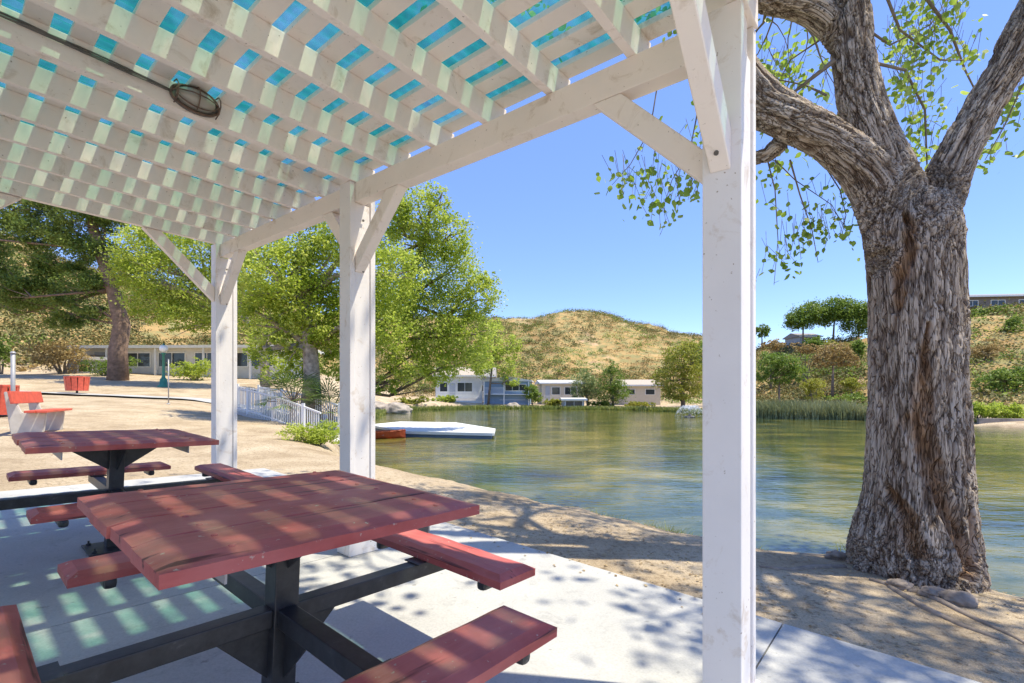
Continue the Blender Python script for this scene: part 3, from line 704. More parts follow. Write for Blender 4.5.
    V1, Q1 = leaves(C, .105, LEAF6, .3, rs, .6); V2, Q2 = leaves(H, .062, LEAF6, .1, rs, .9)
    np_mesh('crown', np.concatenate([V1, V2]) - np.array(base), np.concatenate([Q1, Q2 + len(V1)]), M['leaf_big'], T)
    # little stems tying the hanging leaves
    bm = bmesh.new()
    for kx in range(0, len(H), 3):
        p = Vector(H[kx]); tube(bm, [p, p + Vector(rs.normal(size=3)) * .05 + Vector((0, 0, .16))], .0022, 3, False)
    s = from_bm('twigs', bm, M['twig'], T); s['kind'] = 'stuff'
    for v in s.data.vertices: v.co -= base
big_tree()

# ------------------------------------------------------------------ other trees and shrubs
def limb_tree(name, label, cat, base, trunk_pts, blobs, n, size, lm, tm, group=None, seed=1, shape=LEAF4, jit=.3, sub=26, nb=None, shell=.5, flat=.35):
    rs = np.random.default_rng(seed); base = Vector(base); T = empty(name, base, label, cat, group)
    bm = bmesh.new(); tube(bm, [Vector(p) - base for p, r in trunk_pts], [r for p, r in trunk_pts], 10)
    tips = [Vector(p) for p, r in trunk_pts]; rt = trunk_pts[-1][1]
    for b2 in blobs[:nb or 14]:
        c = Vector(b2[:3]); s = min(tips[1:], key=lambda q: (q - c).length + max(0, q.z - c.z) * 2)
        mid = s.lerp(c, .55) + Vector(rs.normal(size=3)) * .12 * (c - s).length; mid.z -= .06 * (c - s).length
        tube(bm, [s - base, mid - base, c - base, c - base + (c - s).normalized() * b2[3] * .5], [max(rt, .03) * .9, rt * .55, rt * .3, rt * .1], 6)
        for _ in range(4):
            e = c + Vector(rs.normal(size=3)).normalized() * b2[3] * .8; tube(bm, [mid - base, (mid.lerp(e, .6)) - base + Vector(rs.normal(size=3)) * .1, e - base], [rt * .3, rt * .16, rt * .06], 4)
    from_bm('trunk', bm, tm, T, True)
    C = clump_points(blobs, n, rs, sub, jit, shell); V, Q = leaves(C, size, shape, flat, rs)
    np_mesh('crown', V - np.array(base), Q, lm, T); return T
def pb(px, py, Y, rpx, rpy=None, dY=0):
    p = at(px, py, Y + dY); r = rpx / F_PX * Y; return (p.x, p.y, p.z, r, r, (rpy or rpx) / F_PX * Y)
# tree A behind the middle posts (mottled trunk)
b0 = ground_pt(311, 17)
limb_tree('sycamore_tree', 'bright green tree with pale mottled trunk seen between two white posts', 'tree', b0,
          [(b0 - Vector((0, 0, .2)), .42), (at(311, 405, 17), .36), (at(312, 380, 17), .28), (at(310, 345, 17), .25), (at(305, 300, 17), .16)],
          [pb(262, 315, 17, 26), pb(300, 300, 17, 34), pb(275, 275, 17, 34, None, -1), pb(325, 265, 17, 36), pb(350, 300, 17, 32, None, 1), pb(300, 240, 17, 30), pb(345, 230, 17, 34), pb(380, 320, 17, 34), pb(258, 255, 17, 24), pb(330, 335, 17, 24, 16), pb(285, 345, 17, 22, 12), pb(395, 275, 17, 32), pb(250, 295, 17, 22), pb(262, 345, 17.5, 18, 20, 1), pb(300, 365, 18.5, 22, 16), pb(338, 362, 18, 20, 22), pb(275, 372, 19, 18, 14), pb(320, 320, 17, 30)],
          44000, .115, M['leaf_lime'], M['trunk_pale'], 'bright green trees on the left bank', 31)
b0 = ground_pt(345, 21)
limb_tree('sycamore_tree', 'tallest bright green tree overhanging the lake beside the middle post', 'tree', b0,
          [(b0 - Vector((0, 0, .2)), .4), (at(350, 390, 21), .33), (at(372, 340, 21), .27), (at(400, 300, 21), .2), (at(425, 240, 21), .13)],
          [pb(420, 215, 20, 26, 30), pb(450, 235, 20, 24), pb(405, 250, 21, 32), pb(445, 275, 21, 36), pb(478, 300, 21, 24), pb(395, 300, 20, 32), pb(430, 325, 21, 38), pb(470, 335, 21, 30), pb(405, 360, 20, 28, 24), pb(440, 368, 21, 26, 18), pb(395, 215, 20, 20), pb(440, 198, 20, 12, 14), pb(480, 360, 22, 16, 14), pb(385, 385, 20, 16, 12), pb(365, 330, 20, 20), pb(488, 280, 21, 11)],
          52000, .115, M['leaf_lime'], M['trunk'], 'bright green trees on the left bank', 32)
b0 = ground_pt(265, 28)
limb_tree('sycamore_tree', 'bright green spreading tree in front of the long white mobile home', 'tree', b0,
          [(b0 - Vector((0, 0, .2)), .3), (at(265, 370, 28), .26), (at(262, 345, 28), .24), (at(240, 310, 28), .16)],
          [pb(140, 255, 28, 28), pb(170, 280, 28, 34), pb(205, 300, 28, 34), pb(150, 300, 28, 26, 22), pb(185, 318, 28, 28, 16), pb(240, 330, 28, 24, 14), pb(240, 275, 28, 34), pb(200, 250, 28, 34), pb(270, 315, 28, 24), pb(125, 275, 28, 18), pb(290, 330, 28, 24, 16), pb(165, 240, 28, 26), pb(230, 240, 28, 30)],
          44000, .15, M['leaf_lime'], M['trunk_pale'], 'bright green trees on the left bank', 33)
# left pine
b0 = ground_pt(118, 30)
pbl = [pb(*v) for v in ((60, 235, 30, 34, 18), (20, 225, 30, 30, 16), (95, 250, 30, 28, 16), (-20, 245, 30, 30, 16), (45, 265, 30, 30, 14), (90, 285, 30, 26, 12), (20, 285, 30, 26, 12), (130, 265, 30, 18, 18), (60, 300, 30, 24, 10), (-40, 280, 30, 26, 12), (100, 215, 30, 34, 18), (40, 205, 30, 34, 14), (-30, 205, 30, 36, 16),
                             (150, 225, 30, 26, 16), (70, 180, 30, 44, 16), (130, 190, 30, 34, 16), (0, 180, 30, 40, 16), (95, 312, 30, 18, 8), (25, 300, 31, 30, 14), (-10, 270, 31, 30, 20), (70, 320, 31, 26, 10), (50, 285, 31, 30, 16), (35, 245, 30, 22, 9), (75, 268, 30, 20, 8))]
limb_tree('pine_tree', 'dark green spreading pine with reddish trunk at the far left', 'tree', b0,
          [(b0 - Vector((0, 0, .3)), .60), (at(118, 350, 30), .50), (at(122, 325, 30), .46), (at(113, 290, 30), .36), (at(100, 250, 30), .34), (at(85, 200, 30), .2), (at(80, 150, 30), .1)],
          pbl, 105000, .15, M['leaf_pine'], M['trunk_pine'], None, 34, sub=60, jit=.5, nb=20, shell=.0)
# distant trees: (kind, label, px, Y, [blobs], n, size, leaf, group)
def ftree(name, label, px, Y, bl, n, size, lm, tm='trunk', seed=1, r=.18, group='trees on the far shore', sub=18, base=None, jit=.34):
    b0 = base or ground_pt(px, Y); tp = max(b[1] for b in bl); bx = sum(b[0] for b in bl) / len(bl); by = sum(b[1] for b in bl) / len(bl)
    mid = at(px * .6 + bx * .4, by + 8, Y)
    return limb_tree(name, label, 'tree', b0, [(b0 - Vector((0, 0, .3)), r), (b0.lerp(mid, .5), r * .8), (mid, r * .6)], [pb(b[0], b[1], Y, b[2], b[3] if len(b) > 3 else None, b[4] if len(b) > 4 else 0) for b in bl], n, size, M[lm], M[tm], group, seed, jit=jit, sub=sub)
ftree('lakeside_tree', 'feathery light green tree left of the blue house', 488, 62, [(490, 345, 16, 18), (505, 360, 14, 16), (480, 365, 14, 14), (512, 378, 12, 9), (497, 328, 9, 9), (514, 345, 9, 10)], 6500, .26, 'leaf_lime', seed=41)
ftree('lakeside_tree', 'small dark green round tree at the right side of the blue house', 532, 62, [(532, 392, 8, 8), (536, 397, 7, 6)], 1800, .24, 'leaf_green', seed=42, r=.1)
ftree('lakeside_tree', 'grey green willow between the small dock house and the taller green tree', 588, 61, [(583, 382, 12, 14), (592, 390, 10, 11), (578, 392, 8, 9)], 4500, .2, 'leaf_willow', seed=43)
ftree('lakeside_tree', 'bright green willow with drooping crown at the water edge in the middle', 613, 59.5, [(612, 380, 12, 14), (608, 395, 11, 11), (620, 392, 11, 11), (614, 368, 6, 8)], 5500, .2, 'leaf_green', seed=44)
ftree('lakeside_tree', 'large yellow green tree beside the near post on the far shore', 683, 54, [(680, 360, 18, 18), (666, 378, 15, 14), (695, 378, 16, 15), (680, 392, 18, 10), (690, 350, 10, 9)], 9000, .24, 'leaf_yel', seed=45, r=.25)
ftree('lakeside_tree', 'dark green tree partly hidden behind the near white post', 715, 60, [(705, 355, 13, 16), (720, 375, 16, 16)], 4000, .28, 'leaf_green', seed=46)
ftree('bank_tree', 'rich green tree with several thin stems just right of the near post', 779, 40, [(772, 362, 13, 11), (787, 366, 13, 12), (762, 374, 10, 9), (798, 374, 9, 8), (780, 378, 16, 6)], 6500, .17, 'leaf_green', seed=47, r=.1, group='trees on the right bank')
ftree('stone_pine', 'umbrella shaped pine, left one of the ridge top group', 803, 80, [(803, 317, 16, 12), (795, 322, 11, 9), (812, 312, 13, 11)], 8000, .3, 'leaf_green', seed=48, group='umbrella pines on the ridge', base=Vector((at(803, 340, 80).x, 80, tz(at(803, 340, 80).x, 80))))
ftree('stone_pine', 'umbrella shaped pine, tallest in the middle of the ridge top group', 833, 80, [(836, 310, 18, 13), (825, 316, 13, 11), (848, 312, 14, 11)], 10000, .3, 'leaf_green', seed=49, group='umbrella pines on the ridge')
ftree('stone_pine', 'rounder pine of the ridge top group, beside the big trunk', 858, 78, [(855, 322, 13, 16), (862, 312, 12, 12), (868, 322, 11, 14)], 8000, .3, 'leaf_green', seed=50, group='umbrella pines on the ridge')
ftree('stone_pine', 'small dark round tree alone on the skyline by the near post', 762, 90, [(762, 331, 8, 6)], 1200, .35, 'leaf_green', seed=51, group='umbrella pines on the ridge')
ftree('bank_tree', 'grey brown leafy tree with bare stems on the middle of the right slope', 832, 48, [(835, 352, 16, 10), (822, 360, 11, 8), (848, 360, 12, 8)], 3600, .22, 'leaf_dry', seed=52, r=.16, group='trees on the right bank')
ftree('bank_tree', 'dark green spreading tree on the slope right of the big trunk', 1003, 38, [(1000, 380, 16, 10), (1016, 375, 13, 10), (985, 385, 10, 8), (1024, 388, 12, 9)], 6000, .16, 'leaf_green', seed=53, r=.14, group='trees on the right bank')
def bush(name, label, px, py, Y, rx, ry, n, size, lm, seed, group=None, drop=None):
    p = at(px, py, Y); g0 = tz(p.x, p.y); rs = np.random.default_rng(seed); r = rx / F_PX * Y; rz = ry / F_PX * Y
    T = empty(name, (p.x, p.y, g0), label, 'bush', group)
    zc = max(p.z, g0 + rz * .55) - g0
    bl = [(rs.normal() * r * .45, rs.normal() * r * .3, zc + rs.normal() * rz * .2, r * .55, r * .5, rz * .6) for _ in range(6)] + [(0, 0, zc * .6, r * .75, r * .6, rz * .7)]
    C = clump_points(bl, n, rs, 16, .34, .45); C[:, 2] = np.maximum(C[:, 2], .02); V, Q = leaves(C, size, LEAF4, .3, rs); np_mesh('foliage', V, Q, M[lm], T)
    bm = bmesh.new()
    for k in range(7):
        b2 = bl[k]; tube(bm, [(b2[0] * .15, b2[1] * .15, -.1), (b2[0] * .5, b2[1] * .5, b2[2] * .5), (b2[0], b2[1], b2[2])], [.03 * r + .01, .02 * r + .006, .006], 5)
    from_bm('stems', bm, M['twig'], T); return T
bush('lakeside_bush', 'bright green leafy bush on the bank between two white posts', 312, 441, 11.5, 26, 16, 5200, .055, 'leaf_lime', 61)
bush('dry_shrub', 'yellowish dry shrub behind the left litter bins', 64, 351, 34, 28, 20, 5000, .14, 'leaf_dry', 62)
bush('garden_shrub', 'dark green rounded shrub beneath the pine trunk', 105, 366, 33, 18, 13, 3500, .12, 'leaf_green', 63)
bush('garden_shrub', 'feathery light green shrub in front of the long white home', 195, 368, 32, 20, 13, 3500, .12, 'leaf_lime', 64)
bush('garden_shrub', 'small green shrub at the left edge by the grey pole', 2, 350, 33, 11, 13, 1800, .13, 'leaf_green', 65)
for i, (px, py, Y, rx, ry, lm, lab) in enumerate([
    (815, 386, 40, 14, 11, 'leaf_yel', 'bright yellow green round shrub above the reeds'),
    (853, 383, 44, 12, 8, 'leaf_yel', 'flat green shrub on the slope beside the big trunk'),
    (852, 397, 38, 18, 6, 'leaf_green', 'low dark hedge like shrub above the reeds near the big trunk'),
    (838, 345, 62, 14, 9, 'leaf_yel', 'yellow green shrub beneath the umbrella pines'),
    (858, 347, 60, 9, 10, 'leaf_green', 'green shrub under the rounder ridge pine'),
    (815, 342, 74, 11, 6, 'leaf_green', 'dark shrub at the foot of the ridge pines'),
    (980, 372, 48, 9, 7, 'leaf_olive', 'dull olive shrub just right of the big trunk on the slope'),
    (995, 311, 60, 22, 5, 'leaf_green', 'low green hedge below the hilltop house'),
    (1015, 330, 52, 10, 11, 'leaf_green', 'green shrub on the steep slope under the hilltop house'),
    (985, 350, 46, 14, 10, 'leaf_dry', 'straw coloured brush on the bare slope right of the trunk'),
    (805, 350, 58, 18, 7, 'leaf_dry', 'rusty dry shrub left of the bare stemmed tree'),
    (770, 345, 60, 18, 7, 'leaf_dry', 'straw coloured shrub on the slope next to the near post'),
    (412, 404, 56, 14, 5, 'leaf_yel', 'yellow green shrub on the left shore by the pale rock'),
    (447, 401, 61.5, 14, 5, 'leaf_lime', 'low green shrub at the water below the white house'),
    (553, 402, 61, 10, 6, 'leaf_yel', 'yellow green shrub left of the small dock house'),
    (640, 404, 59, 14, 4, 'leaf_yel', 'low yellow green shrub below the beige house'),
    (600, 404, 60.5, 10, 4, 'leaf_green', 'low shrub below the willow at the far shore')]):
    bush('slope_shrub' if px > 740 else 'shore_shrub', lab, px, py, Y, rx, ry, 2200, .0036 * Y, lm, 70 + i, 'shrubs around the lake')
# hedge band at right shore
for k, px in enumerate((978, 997, 1015)):
    bush('shore_hedge', ['vivid green hedge clump touching the big trunk', 'vivid green hedge clump, middle one on the right shore', 'vivid green hedge clump at the right picture edge'][k], px, 411, 28, 14, 10, 4600, .09, 'leaf_lime', 90 + k, 'hedge clumps on the right shore')
# chaparral scatter
def scatter(name, n, lm, lo, hi, seed, per, hmin, hmax, thr, label):
    rs = np.random.default_rng(seed); azs = rs.uniform(-RAD(55), RAD(55), n * 3); tt = rs.uniform(lo, hi, n * 3)
    d0 = np.interp(azs, h_az, h_d0); d1 = np.interp(azs, h_az, h_d1); d = d0 + (d1 - d0) * tt; x = d * np.sin(azs); y = d * np.cos(azs)
    ok = (fbm(np.stack([x * .07 + seed, y * .07, 0 * x], -1), 3) > thr) & (lake_d(x, y) > 3) & ((azs < RAD(36)) | (rs.uniform(size=len(x)) < .3)); x, y = x[ok][:n], y[ok][:n]; z = terrain(x, y)[0]
    h = rs.uniform(hmin, hmax, len(x)) * rs.uniform(.7, 1.3, len(x)); k = np.repeat(np.arange(len(x)), per); e = np.clip(rs.normal(size=(len(k), 3)), -1.5, 1.5) * .72; e[:, 2] = np.abs(e[:, 2]) * .7
    C = np.stack([x, y, z], -1)[k] + e * (h * .5)[k][:, None] * np.array([1, 1, .8]); V, Q = leaves(C, .30, LEAF4, .5, rs)
    o = np_mesh(name, V, Q, M[lm]); tag(o, label, 'scrub', kind='stuff'); return o
scatter('hillside_scrub', 5200, 'leaf_olive', .02, 1.08, 5, 34, 1.2, 3.0, -.15, 'olive green chaparral scrub covering the hillsides')
scatter('dry_brush', 3400, 'leaf_dry', .0, 1.08, 6, 18, .7, 1.7, -.3, 'straw coloured dry brush covering the hillsides')
scatter('green_scrub', 2300, 'leaf_green', .0, 1.0, 8, 30, 1.0, 2.6, .1, 'darker green bushes dotted over the hillsides')
# reeds and grass
def blades(name, C, h, wd, lm, label, cat, seed=1, lean=.25):
    rs = np.random.default_rng(seed); n = len(C); hh = h * rs.uniform(.5, 1.15, (n, 1)); d = np.stack([rs.normal(size=n) * lean, rs.normal(size=n) * lean, np.ones(n)], -1)
    a = rs.uniform(0, 6.28, n); s = np.stack([np.cos(a), np.sin(a), 0 * a], -1) * wd; bend = np.stack([rs.normal(size=n), rs.normal(size=n), -np.abs(rs.normal(size=n)) * .5], -1) * .12 * hh
    V = np.stack([C - s, C + s, C + d * hh * .6 + s * .7, C + d * hh * .6 - s * .7, C + d * hh + bend + s * .1, C + d * hh + bend - s * .1], 1).reshape(-1, 3)
    i = np.arange(n)[:, None] * 6; Q = np.concatenate([i + [0, 1, 2, 3], i + [3, 2, 4, 5]]); o = np_mesh(name, V, Q, M[lm]); tag(o, label, cat, kind='stuff'); return o
rs = np.random.default_rng(9)
def shore_pts(px0, px1, n, y0, y1, w=1.2):
    """points along the lake polygon edge between two world x,y stations"""
    pass
def along(pa, pb_, n, dlo, dhi):
    t = rs.uniform(0, 1, n); P = np.array(pa)[None] * (1 - t)[:, None] + np.array(pb_)[None] * t[:, None]; e = np.array(pb_) - np.array(pa); nn_ = np.array([e[1], -e[0]]) / np.hypot(*e); P = P + nn_ * rs.uniform(dlo, dhi, n)[:, None]
    z = np.maximum(terrain(P[:, 0], P[:, 1])[0], -.62); return np.stack([P[:, 0], P[:, 1], z], -1)
R1 = np.concatenate([along((18, 36.5), (24.2, 33.4), 5200, -1.8, .3), along((24.2, 33.4), (26.3, 28), 2500, -1.5, .3)])
blades('reeds', R1, 1.15, .035, 'reed', 'grey green reeds lining the right shore of the lake', 'reeds', 11, .15)
R2 = np.concatenate([along(LAKE[k], LAKE[k + 1], 700, -.25, .12) for k in range(1, 7)] + [along(LAKE[8], LAKE[9], 260, -.12, .25), along(LAKE[9], LAKE[10], 420, -.2, .3)])
R2 = R2[fbm(R2 * 2.2, 2) > -.05]
blades('shore_grass', R2, .20, .005, 'grass', 'short thin grass along the near water edge', 'grass', 12, .5)
R3 = np.concatenate([along(LAKE[k], LAKE[(k + 1) % len(LAKE)], 1800, -1.6, .2) for k in range(19, 26)])
blades('far_shore_grass', R3, .5, .05, 'grass', 'yellow green grass along the far shore', 'grass', 13, .3)

# ------------------------------------------------------------------ things in the near yard
def park_bench():
    Y = 10.0; p = ground_pt(43, Y); T = empty('park_bench', p, 'concrete park bench with bright red seat and back planks on the dry ground', 'bench', rot=(0, 0, RAD(121)))
    # local x = along the bench, local y = back direction
    for sx in (-.62, .62):
        bm = bmesh.new(); prism(bm, [(sx - .05, -.16, 0), (sx - .05, .30, 0), (sx - .05, .40, .85), (sx - .05, .30, .85), (sx - .05, .16, .44), (sx - .05, -.20, .43), (sx - .05, -.20, .36)], (.10, 0, 0))
        bmesh.ops.bevel(bm, geom=bm.edges[:], offset=.012, segments=2, affect='EDGES'); from_bm('side_support', bm, M['bench_conc'], T)
    bm = bmesh.new()
    for y in (-.20, -.02): abox(bm, -.9, .9, y - .08, y + .08, .44, .485, .008)
    from_bm('seat', bm, M['redbright'], T)
    bm = bmesh.new(); box(bm, (0, .245, .74), ((.9, 0, 0), (0, .022, -.004), (0, .022, .12)), .008); from_bm('backrest', bm, M['redbright'], T)
park_bench()
def bin_(px, Y, label, r=.30, h=.62, z0=.18):
    p = ground_pt(px, Y); T = empty('litter_bin', p, label, 'litter bin', 'red slatted litter bins')
    bm = bmesh.new(); n = 12
    for k in range(n):
        a = 2 * math.pi * k / n; rd = Vector((math.cos(a), math.sin(a), 0)); tg = Vector((-math.sin(a), math.cos(a), 0))
        b0, b1 = rd * r * .86, rd * r; m = (b0 + b1) / 2 + Vector((0, 0, z0 + h / 2)); box(bm, m, (tg * r * .22, rd * .012, (b1 - b0) / 2 + Vector((0, 0, h / 2))), .004)
    from_bm('slats', bm, M['redbright'], T)
    bm = bmesh.new(); lathe(bm, (0, 0, z0 + h - .02), [(r * .95, 0), (r * 1.06, .01), (r * 1.06, .05), (r * .7, .06), (r * .7, .02)], 20); from_bm('rim', bm, M['redbright'], T)
    bm = bmesh.new(); lathe(bm, (0, 0, -.02), [(.045, 0), (.045, z0 + .05)], 12); lathe(bm, (0, 0, z0), [(r * .8, 0), (r * .84, h - .05)], 16); from_bm('liner_and_post', bm, M['cable'], T)
bin_(77, 22, 'red slatted litter bin on a short post out on the dirt', .44, .62, .2)
bin_(-2, 12.5, 'red slatted litter bin cut by the left picture edge', .38, .74, .05)
p = ground_pt(13, 12.2); T = empty('sign_pole', p, 'plain grey metal pole beside the left edge bin', 'pole')
bm = bmesh.new(); tube(bm, [(0, 0, -.1), (0, 0, 1.65)], .045, 14); lathe(bm, (0, 0, 1.65), [(.06, 0), (.06, .02), (.03, .05)], 14); from_bm('pole', bm, M['pole'], T, True)
p = ground_pt(168.5, 19); T = empty('thin_pole', p, 'thin white metal pole standing by the footpath', 'pole')
bm = bmesh.new(); tube(bm, [(0, 0, -.1), (0, 0, 1.75)], .022, 10); lathe(bm, (0, 0, 1.75), [(.024, 0), (.024, .02), (.01, .035)], 10); lathe(bm, (0, 0, -.02), [(.06, 0), (.06, .04), (.03, .06)], 12); from_bm('pole', bm, M['pole'], T, True)
p = ground_pt(163.5, 27); T = empty('street_lamp', p, 'green lamp post with a white globe in front of the mobile home', 'street lamp')
bm = bmesh.new(); hL = at(163, 352, 27).z - p.z; lathe(bm, (0, 0, -.05), [(.30, 0), (.30, .12), (.20, .18), (.17, .5), (.10, .58), (.075, .7), (.06, hL - .1), (.12, hL - .06), (.12, hL)], 16); from_bm('pole', bm, M['green'], T, True)
bm = bmesh.new(); bmesh.ops.create_uvsphere(bm, u_segments=20, v_segments=12, radius=.21, matrix=Matrix.Translation((0, 0, hL + .19))); from_bm('globe', bm, M['globe'], T, True)
bm = bmesh.new(); lathe(bm, (0, 0, hL + .37), [(.10, 0), (.05, .06), (.015, .12)], 12); from_bm('cap', bm, M['green'], T, True)

# white railed footbridge between the posts
def footbridge():
    A = Vector((at(236, 400, 19).x, 19.5, tz(at(236, 400, 19).x, 19.5) + .10)); B = ground_pt(340, 14.4) + Vector((0, 0, .10)); mid = A.lerp(B, .5) + Vector((0, 0, .10))
    T = empty('footbridge', A, 'narrow footbridge with white picket railings sloping to the lake', 'bridge')
    pts = [A.lerp(B, t) + Vector((0, 0, .12 * math.sin(t * math.pi))) for t in np.linspace(0, 1, 15)]
    side = (B - A).cross(Vector((0, 0, 1))).normalized() * .65
    bm = bmesh.new()
    for a, b2 in zip(pts, pts[1:]):
        c = (a + b2) / 2 - A; box(bm, c, ((b2 - a) / 2, side, Vector((0, 0, .06))))
    from_bm('deck', bm, M['bench_conc'], T)
    for sg in (-1, 1):
        R = empty('railing'); R.parent = T; bpy.data.objects.remove(R)
        bm = bmesh.new(); pr = [p - A + side * sg * .93 for p in pts]
        for a, b2 in zip(pr, pr[1:]):
            for hz in (.16, .92): box(bm, (a + b2) / 2 + Vector((0, 0, hz)), ((b2 - a) * .5, side.normalized() * .02, Vector((0, 0, .025))))
            for k in range(4):
                q = a.lerp(b2, k / 4); abox(bm, q.x - .012, q.x + .012, q.y - .012, q.y + .012, q.z + .06, q.z + .9)
        for k in range(0, 15, 4): q = pr[min(k, 14)]; abox(bm, q.x - .04, q.x + .04, q.y - .04, q.y + .04, q.z, q.z + 1.02)
        from_bm('railing', bm, M['trim'], T)
footbridge()
def fence_run(px0, Y0, px1, Y1, label):
    A = ground_pt(px0, Y0); B = ground_pt(px1, Y1); T = empty('picket_fence', A, label, 'fence'); n = int((B - A).length / .16); bm = bmesh.new(); d = (B - A)
    for k in range(n + 1):
        q = d * (k / n); q.z = tz(A.x + q.x, A.y + q.y) - A.z; w_ = .035 if k % 10 == 0 else .012; abox(bm, q.x - w_, q.x + w_, q.y - w_, q.y + w_, q.z - .05, q.z + (1.05 if k % 10 == 0 else .95))
        if k:
            for hz in (.15, .92): box(bm, (q + pq) / 2 + Vector((0, 0, hz)), ((q - pq) / 2, Vector((.0, .02, 0)), Vector((0, 0, .02))))
        pq = q.copy()
    from_bm('pickets', bm, M['trim'], T)
fence_run(238, 21, 272, 20.5, 'short white picket fence at the top end of the footbridge')
# fan palm clump under the sycamore
def palm(px, Y, label, seed, s=1.0):
    p = ground_pt(px, Y); T = empty('fan_palm', p, label, 'palm', 'small fan palms under the tree'); rs = np.random.default_rng(seed); V = []; Q = []; bm = bmesh.new()
    for k in range(26):
        a = rs.uniform(0, 6.28); el = rs.uniform(-.1, 1.3); d = Vector((math.cos(a) * math.cos(el), math.sin(a) * math.cos(el), math.sin(el))); L = rs.uniform(.5, .9) * s; st = Vector((0, 0, .6 * s)); e = st + d * L
        tube(bm, [st, e], .012 * s, 4)
        sd = d.cross(Vector((0, 0, 1))).normalized(); up = sd.cross(d)
        for j in range(-6, 7):
            b2 = j * .22; dd = (d * math.cos(b2) + sd * math.sin(b2) - Vector((0, 0, .25 + .1 * abs(j) / 6))).normalized(); w_ = up.cross(dd) * .018 * s; i0 = len(V); tip = e + dd * .55 * s
            V += [e - w_ * .3, e + dd * .3 * s - w_, tip, e + dd * .3 * s + w_]; Q.append((i0, i0 + 1, i0 + 2, i0 + 3))
    tube(bm, [(0, 0, -.1), (0, 0, .6 * s)], .12 * s, 8); from_bm('trunk', bm, M['trunk'], T); np_mesh('fronds', [tuple(v) for v in V], Q, M['palm'], T)
palm(293, 16.2, 'fan palm left of the mottled trunk', 3, 1.15); palm(331, 16.4, 'fan palm right of the mottled trunk', 4, 1.0)

# ------------------------------------------------------------------ lake things
def hull(bm, L, Wd, H, z0):
    n = 16; rows = []
    for k in range(n + 1):
        t = k / n * 2 - 1; w_ = Wd / 2 * (1 - abs(t) ** 2.6) ** .8 + .01; sh_ = .08 * t * t; rows.append([bm.verts.new((t * L / 2, y * w_, z0 + z + sh_)) for y, z in ((-1, H), (-.85, H * .35), (-.3, 0), (.3, 0), (.85, H * .35), (1, H))])
    for A, B in zip(rows, rows[1:]):
        for i in range(5): bm.faces.new((A[i], B[i], B[i + 1], A[i + 1]))
bp = at(367, 431, 19.6); T = empty('canoe', (bp.x, bp.y, -.6), 'orange canoe floating beside the white dock', 'canoe', rot=(0, 0, RAD(8)))
bm = bmesh.new(); hull(bm, 3.1, .8, .34, -.08); bmesh.ops.solidify(bm, geom=bm.faces[:], thickness=.03); from_bm('hull', bm, M['orange'], T, False)
for x in (-.7, .6): bm = bmesh.new(); abox(bm, x - .1, x + .1, -.34, .34, .14, .165); from_bm('thwart', bm, M['trim'], T)
bm = bmesh.new(); rp = [(t * 1.55, sg * .40 * (1 - abs(t) ** 2.6) ** .8, .265 + .08 * t * t) for sg in (-1, 1) for t in (np.linspace(-.98, .98, 18) * sg)]; tube(bm, rp + rp[:1], .02, 6); from_bm('gunwale', bm, M['orange'], T, True)
# dock: polygon on the water
T = empty('floating_dock', (at(440, 430, 24).x, 24, -.6), 'white topped floating dock angled out over the lake', 'dock')
def wp(px, py): Y = (EYE + .36) * F_PX / (py - HY); return Vector(((px - CX) / F_PX * Y, Y, -.36))
poly = [wp(370, 424.5), wp(404, 431), wp(493, 433), wp(494.5, 428.5), wp(455, 422.3), wp(400, 421.5)]
poly = [q - Vector(T.location) for q in poly]
bm = bmesh.new(); prism(bm, [q + Vector((0, 0, -.05)) for q in poly], (0, 0, .05)); from_bm('deck', bm, M['dockwhite'], T)
ctr = sum(poly, Vector()) / len(poly)
bm = bmesh.new(); prism(bm, [ctr + (q - ctr) * .975 + Vector((0, 0, -.36)) for q in poly], (0, 0, .308)); from_bm('float', bm, M['dockblue'], T)
bm = bmesh.new()
for k in range(6):
    a, b2 = poly[k], poly[(k + 1) % 6]; nrm = (b2 - a).cross(Vector((0, 0, 1))).normalized()
    if nrm.dot(a - ctr) < 0: nrm = -nrm
    box(bm, (a + b2) / 2 + Vector((0, 0, -.06)) + nrm * .025, ((b2 - a) / 2, nrm * .02, Vector((0, 0, .055))))
from_bm('edge_board', bm, M['trim'], T)
# fountain
fp = at(690, 418, 38); T = empty('fountain', (fp.x, 38, -.6), 'white spraying fountain in the lake beside the near post', 'fountain')
rs = np.random.default_rng(5); n = 2600; a = rs.uniform(0, 6.28, n); t = rs.uniform(0, 1, n); rad = 1.15 * t; z = .95 * (1 - (2 * t - .75) ** 2 * .55) * rs.uniform(.75, 1, n); z = np.where(t > .93, z * rs.uniform(0, 1, n), z)
C = np.stack([rad * np.cos(a), rad * np.sin(a), np.maximum(z, .02)], -1); V_, Q_ = leaves(C, .05, LEAF4, 0, rs); np_mesh('spray', V_, Q_, M['spray'], T)
bm = bmesh.new(); lathe(bm, (0, 0, -.05), [(.4, 0), (.42, .1), (.15, .16), (.08, .3)], 16); from_bm('nozzle', bm, M['cable'], T)
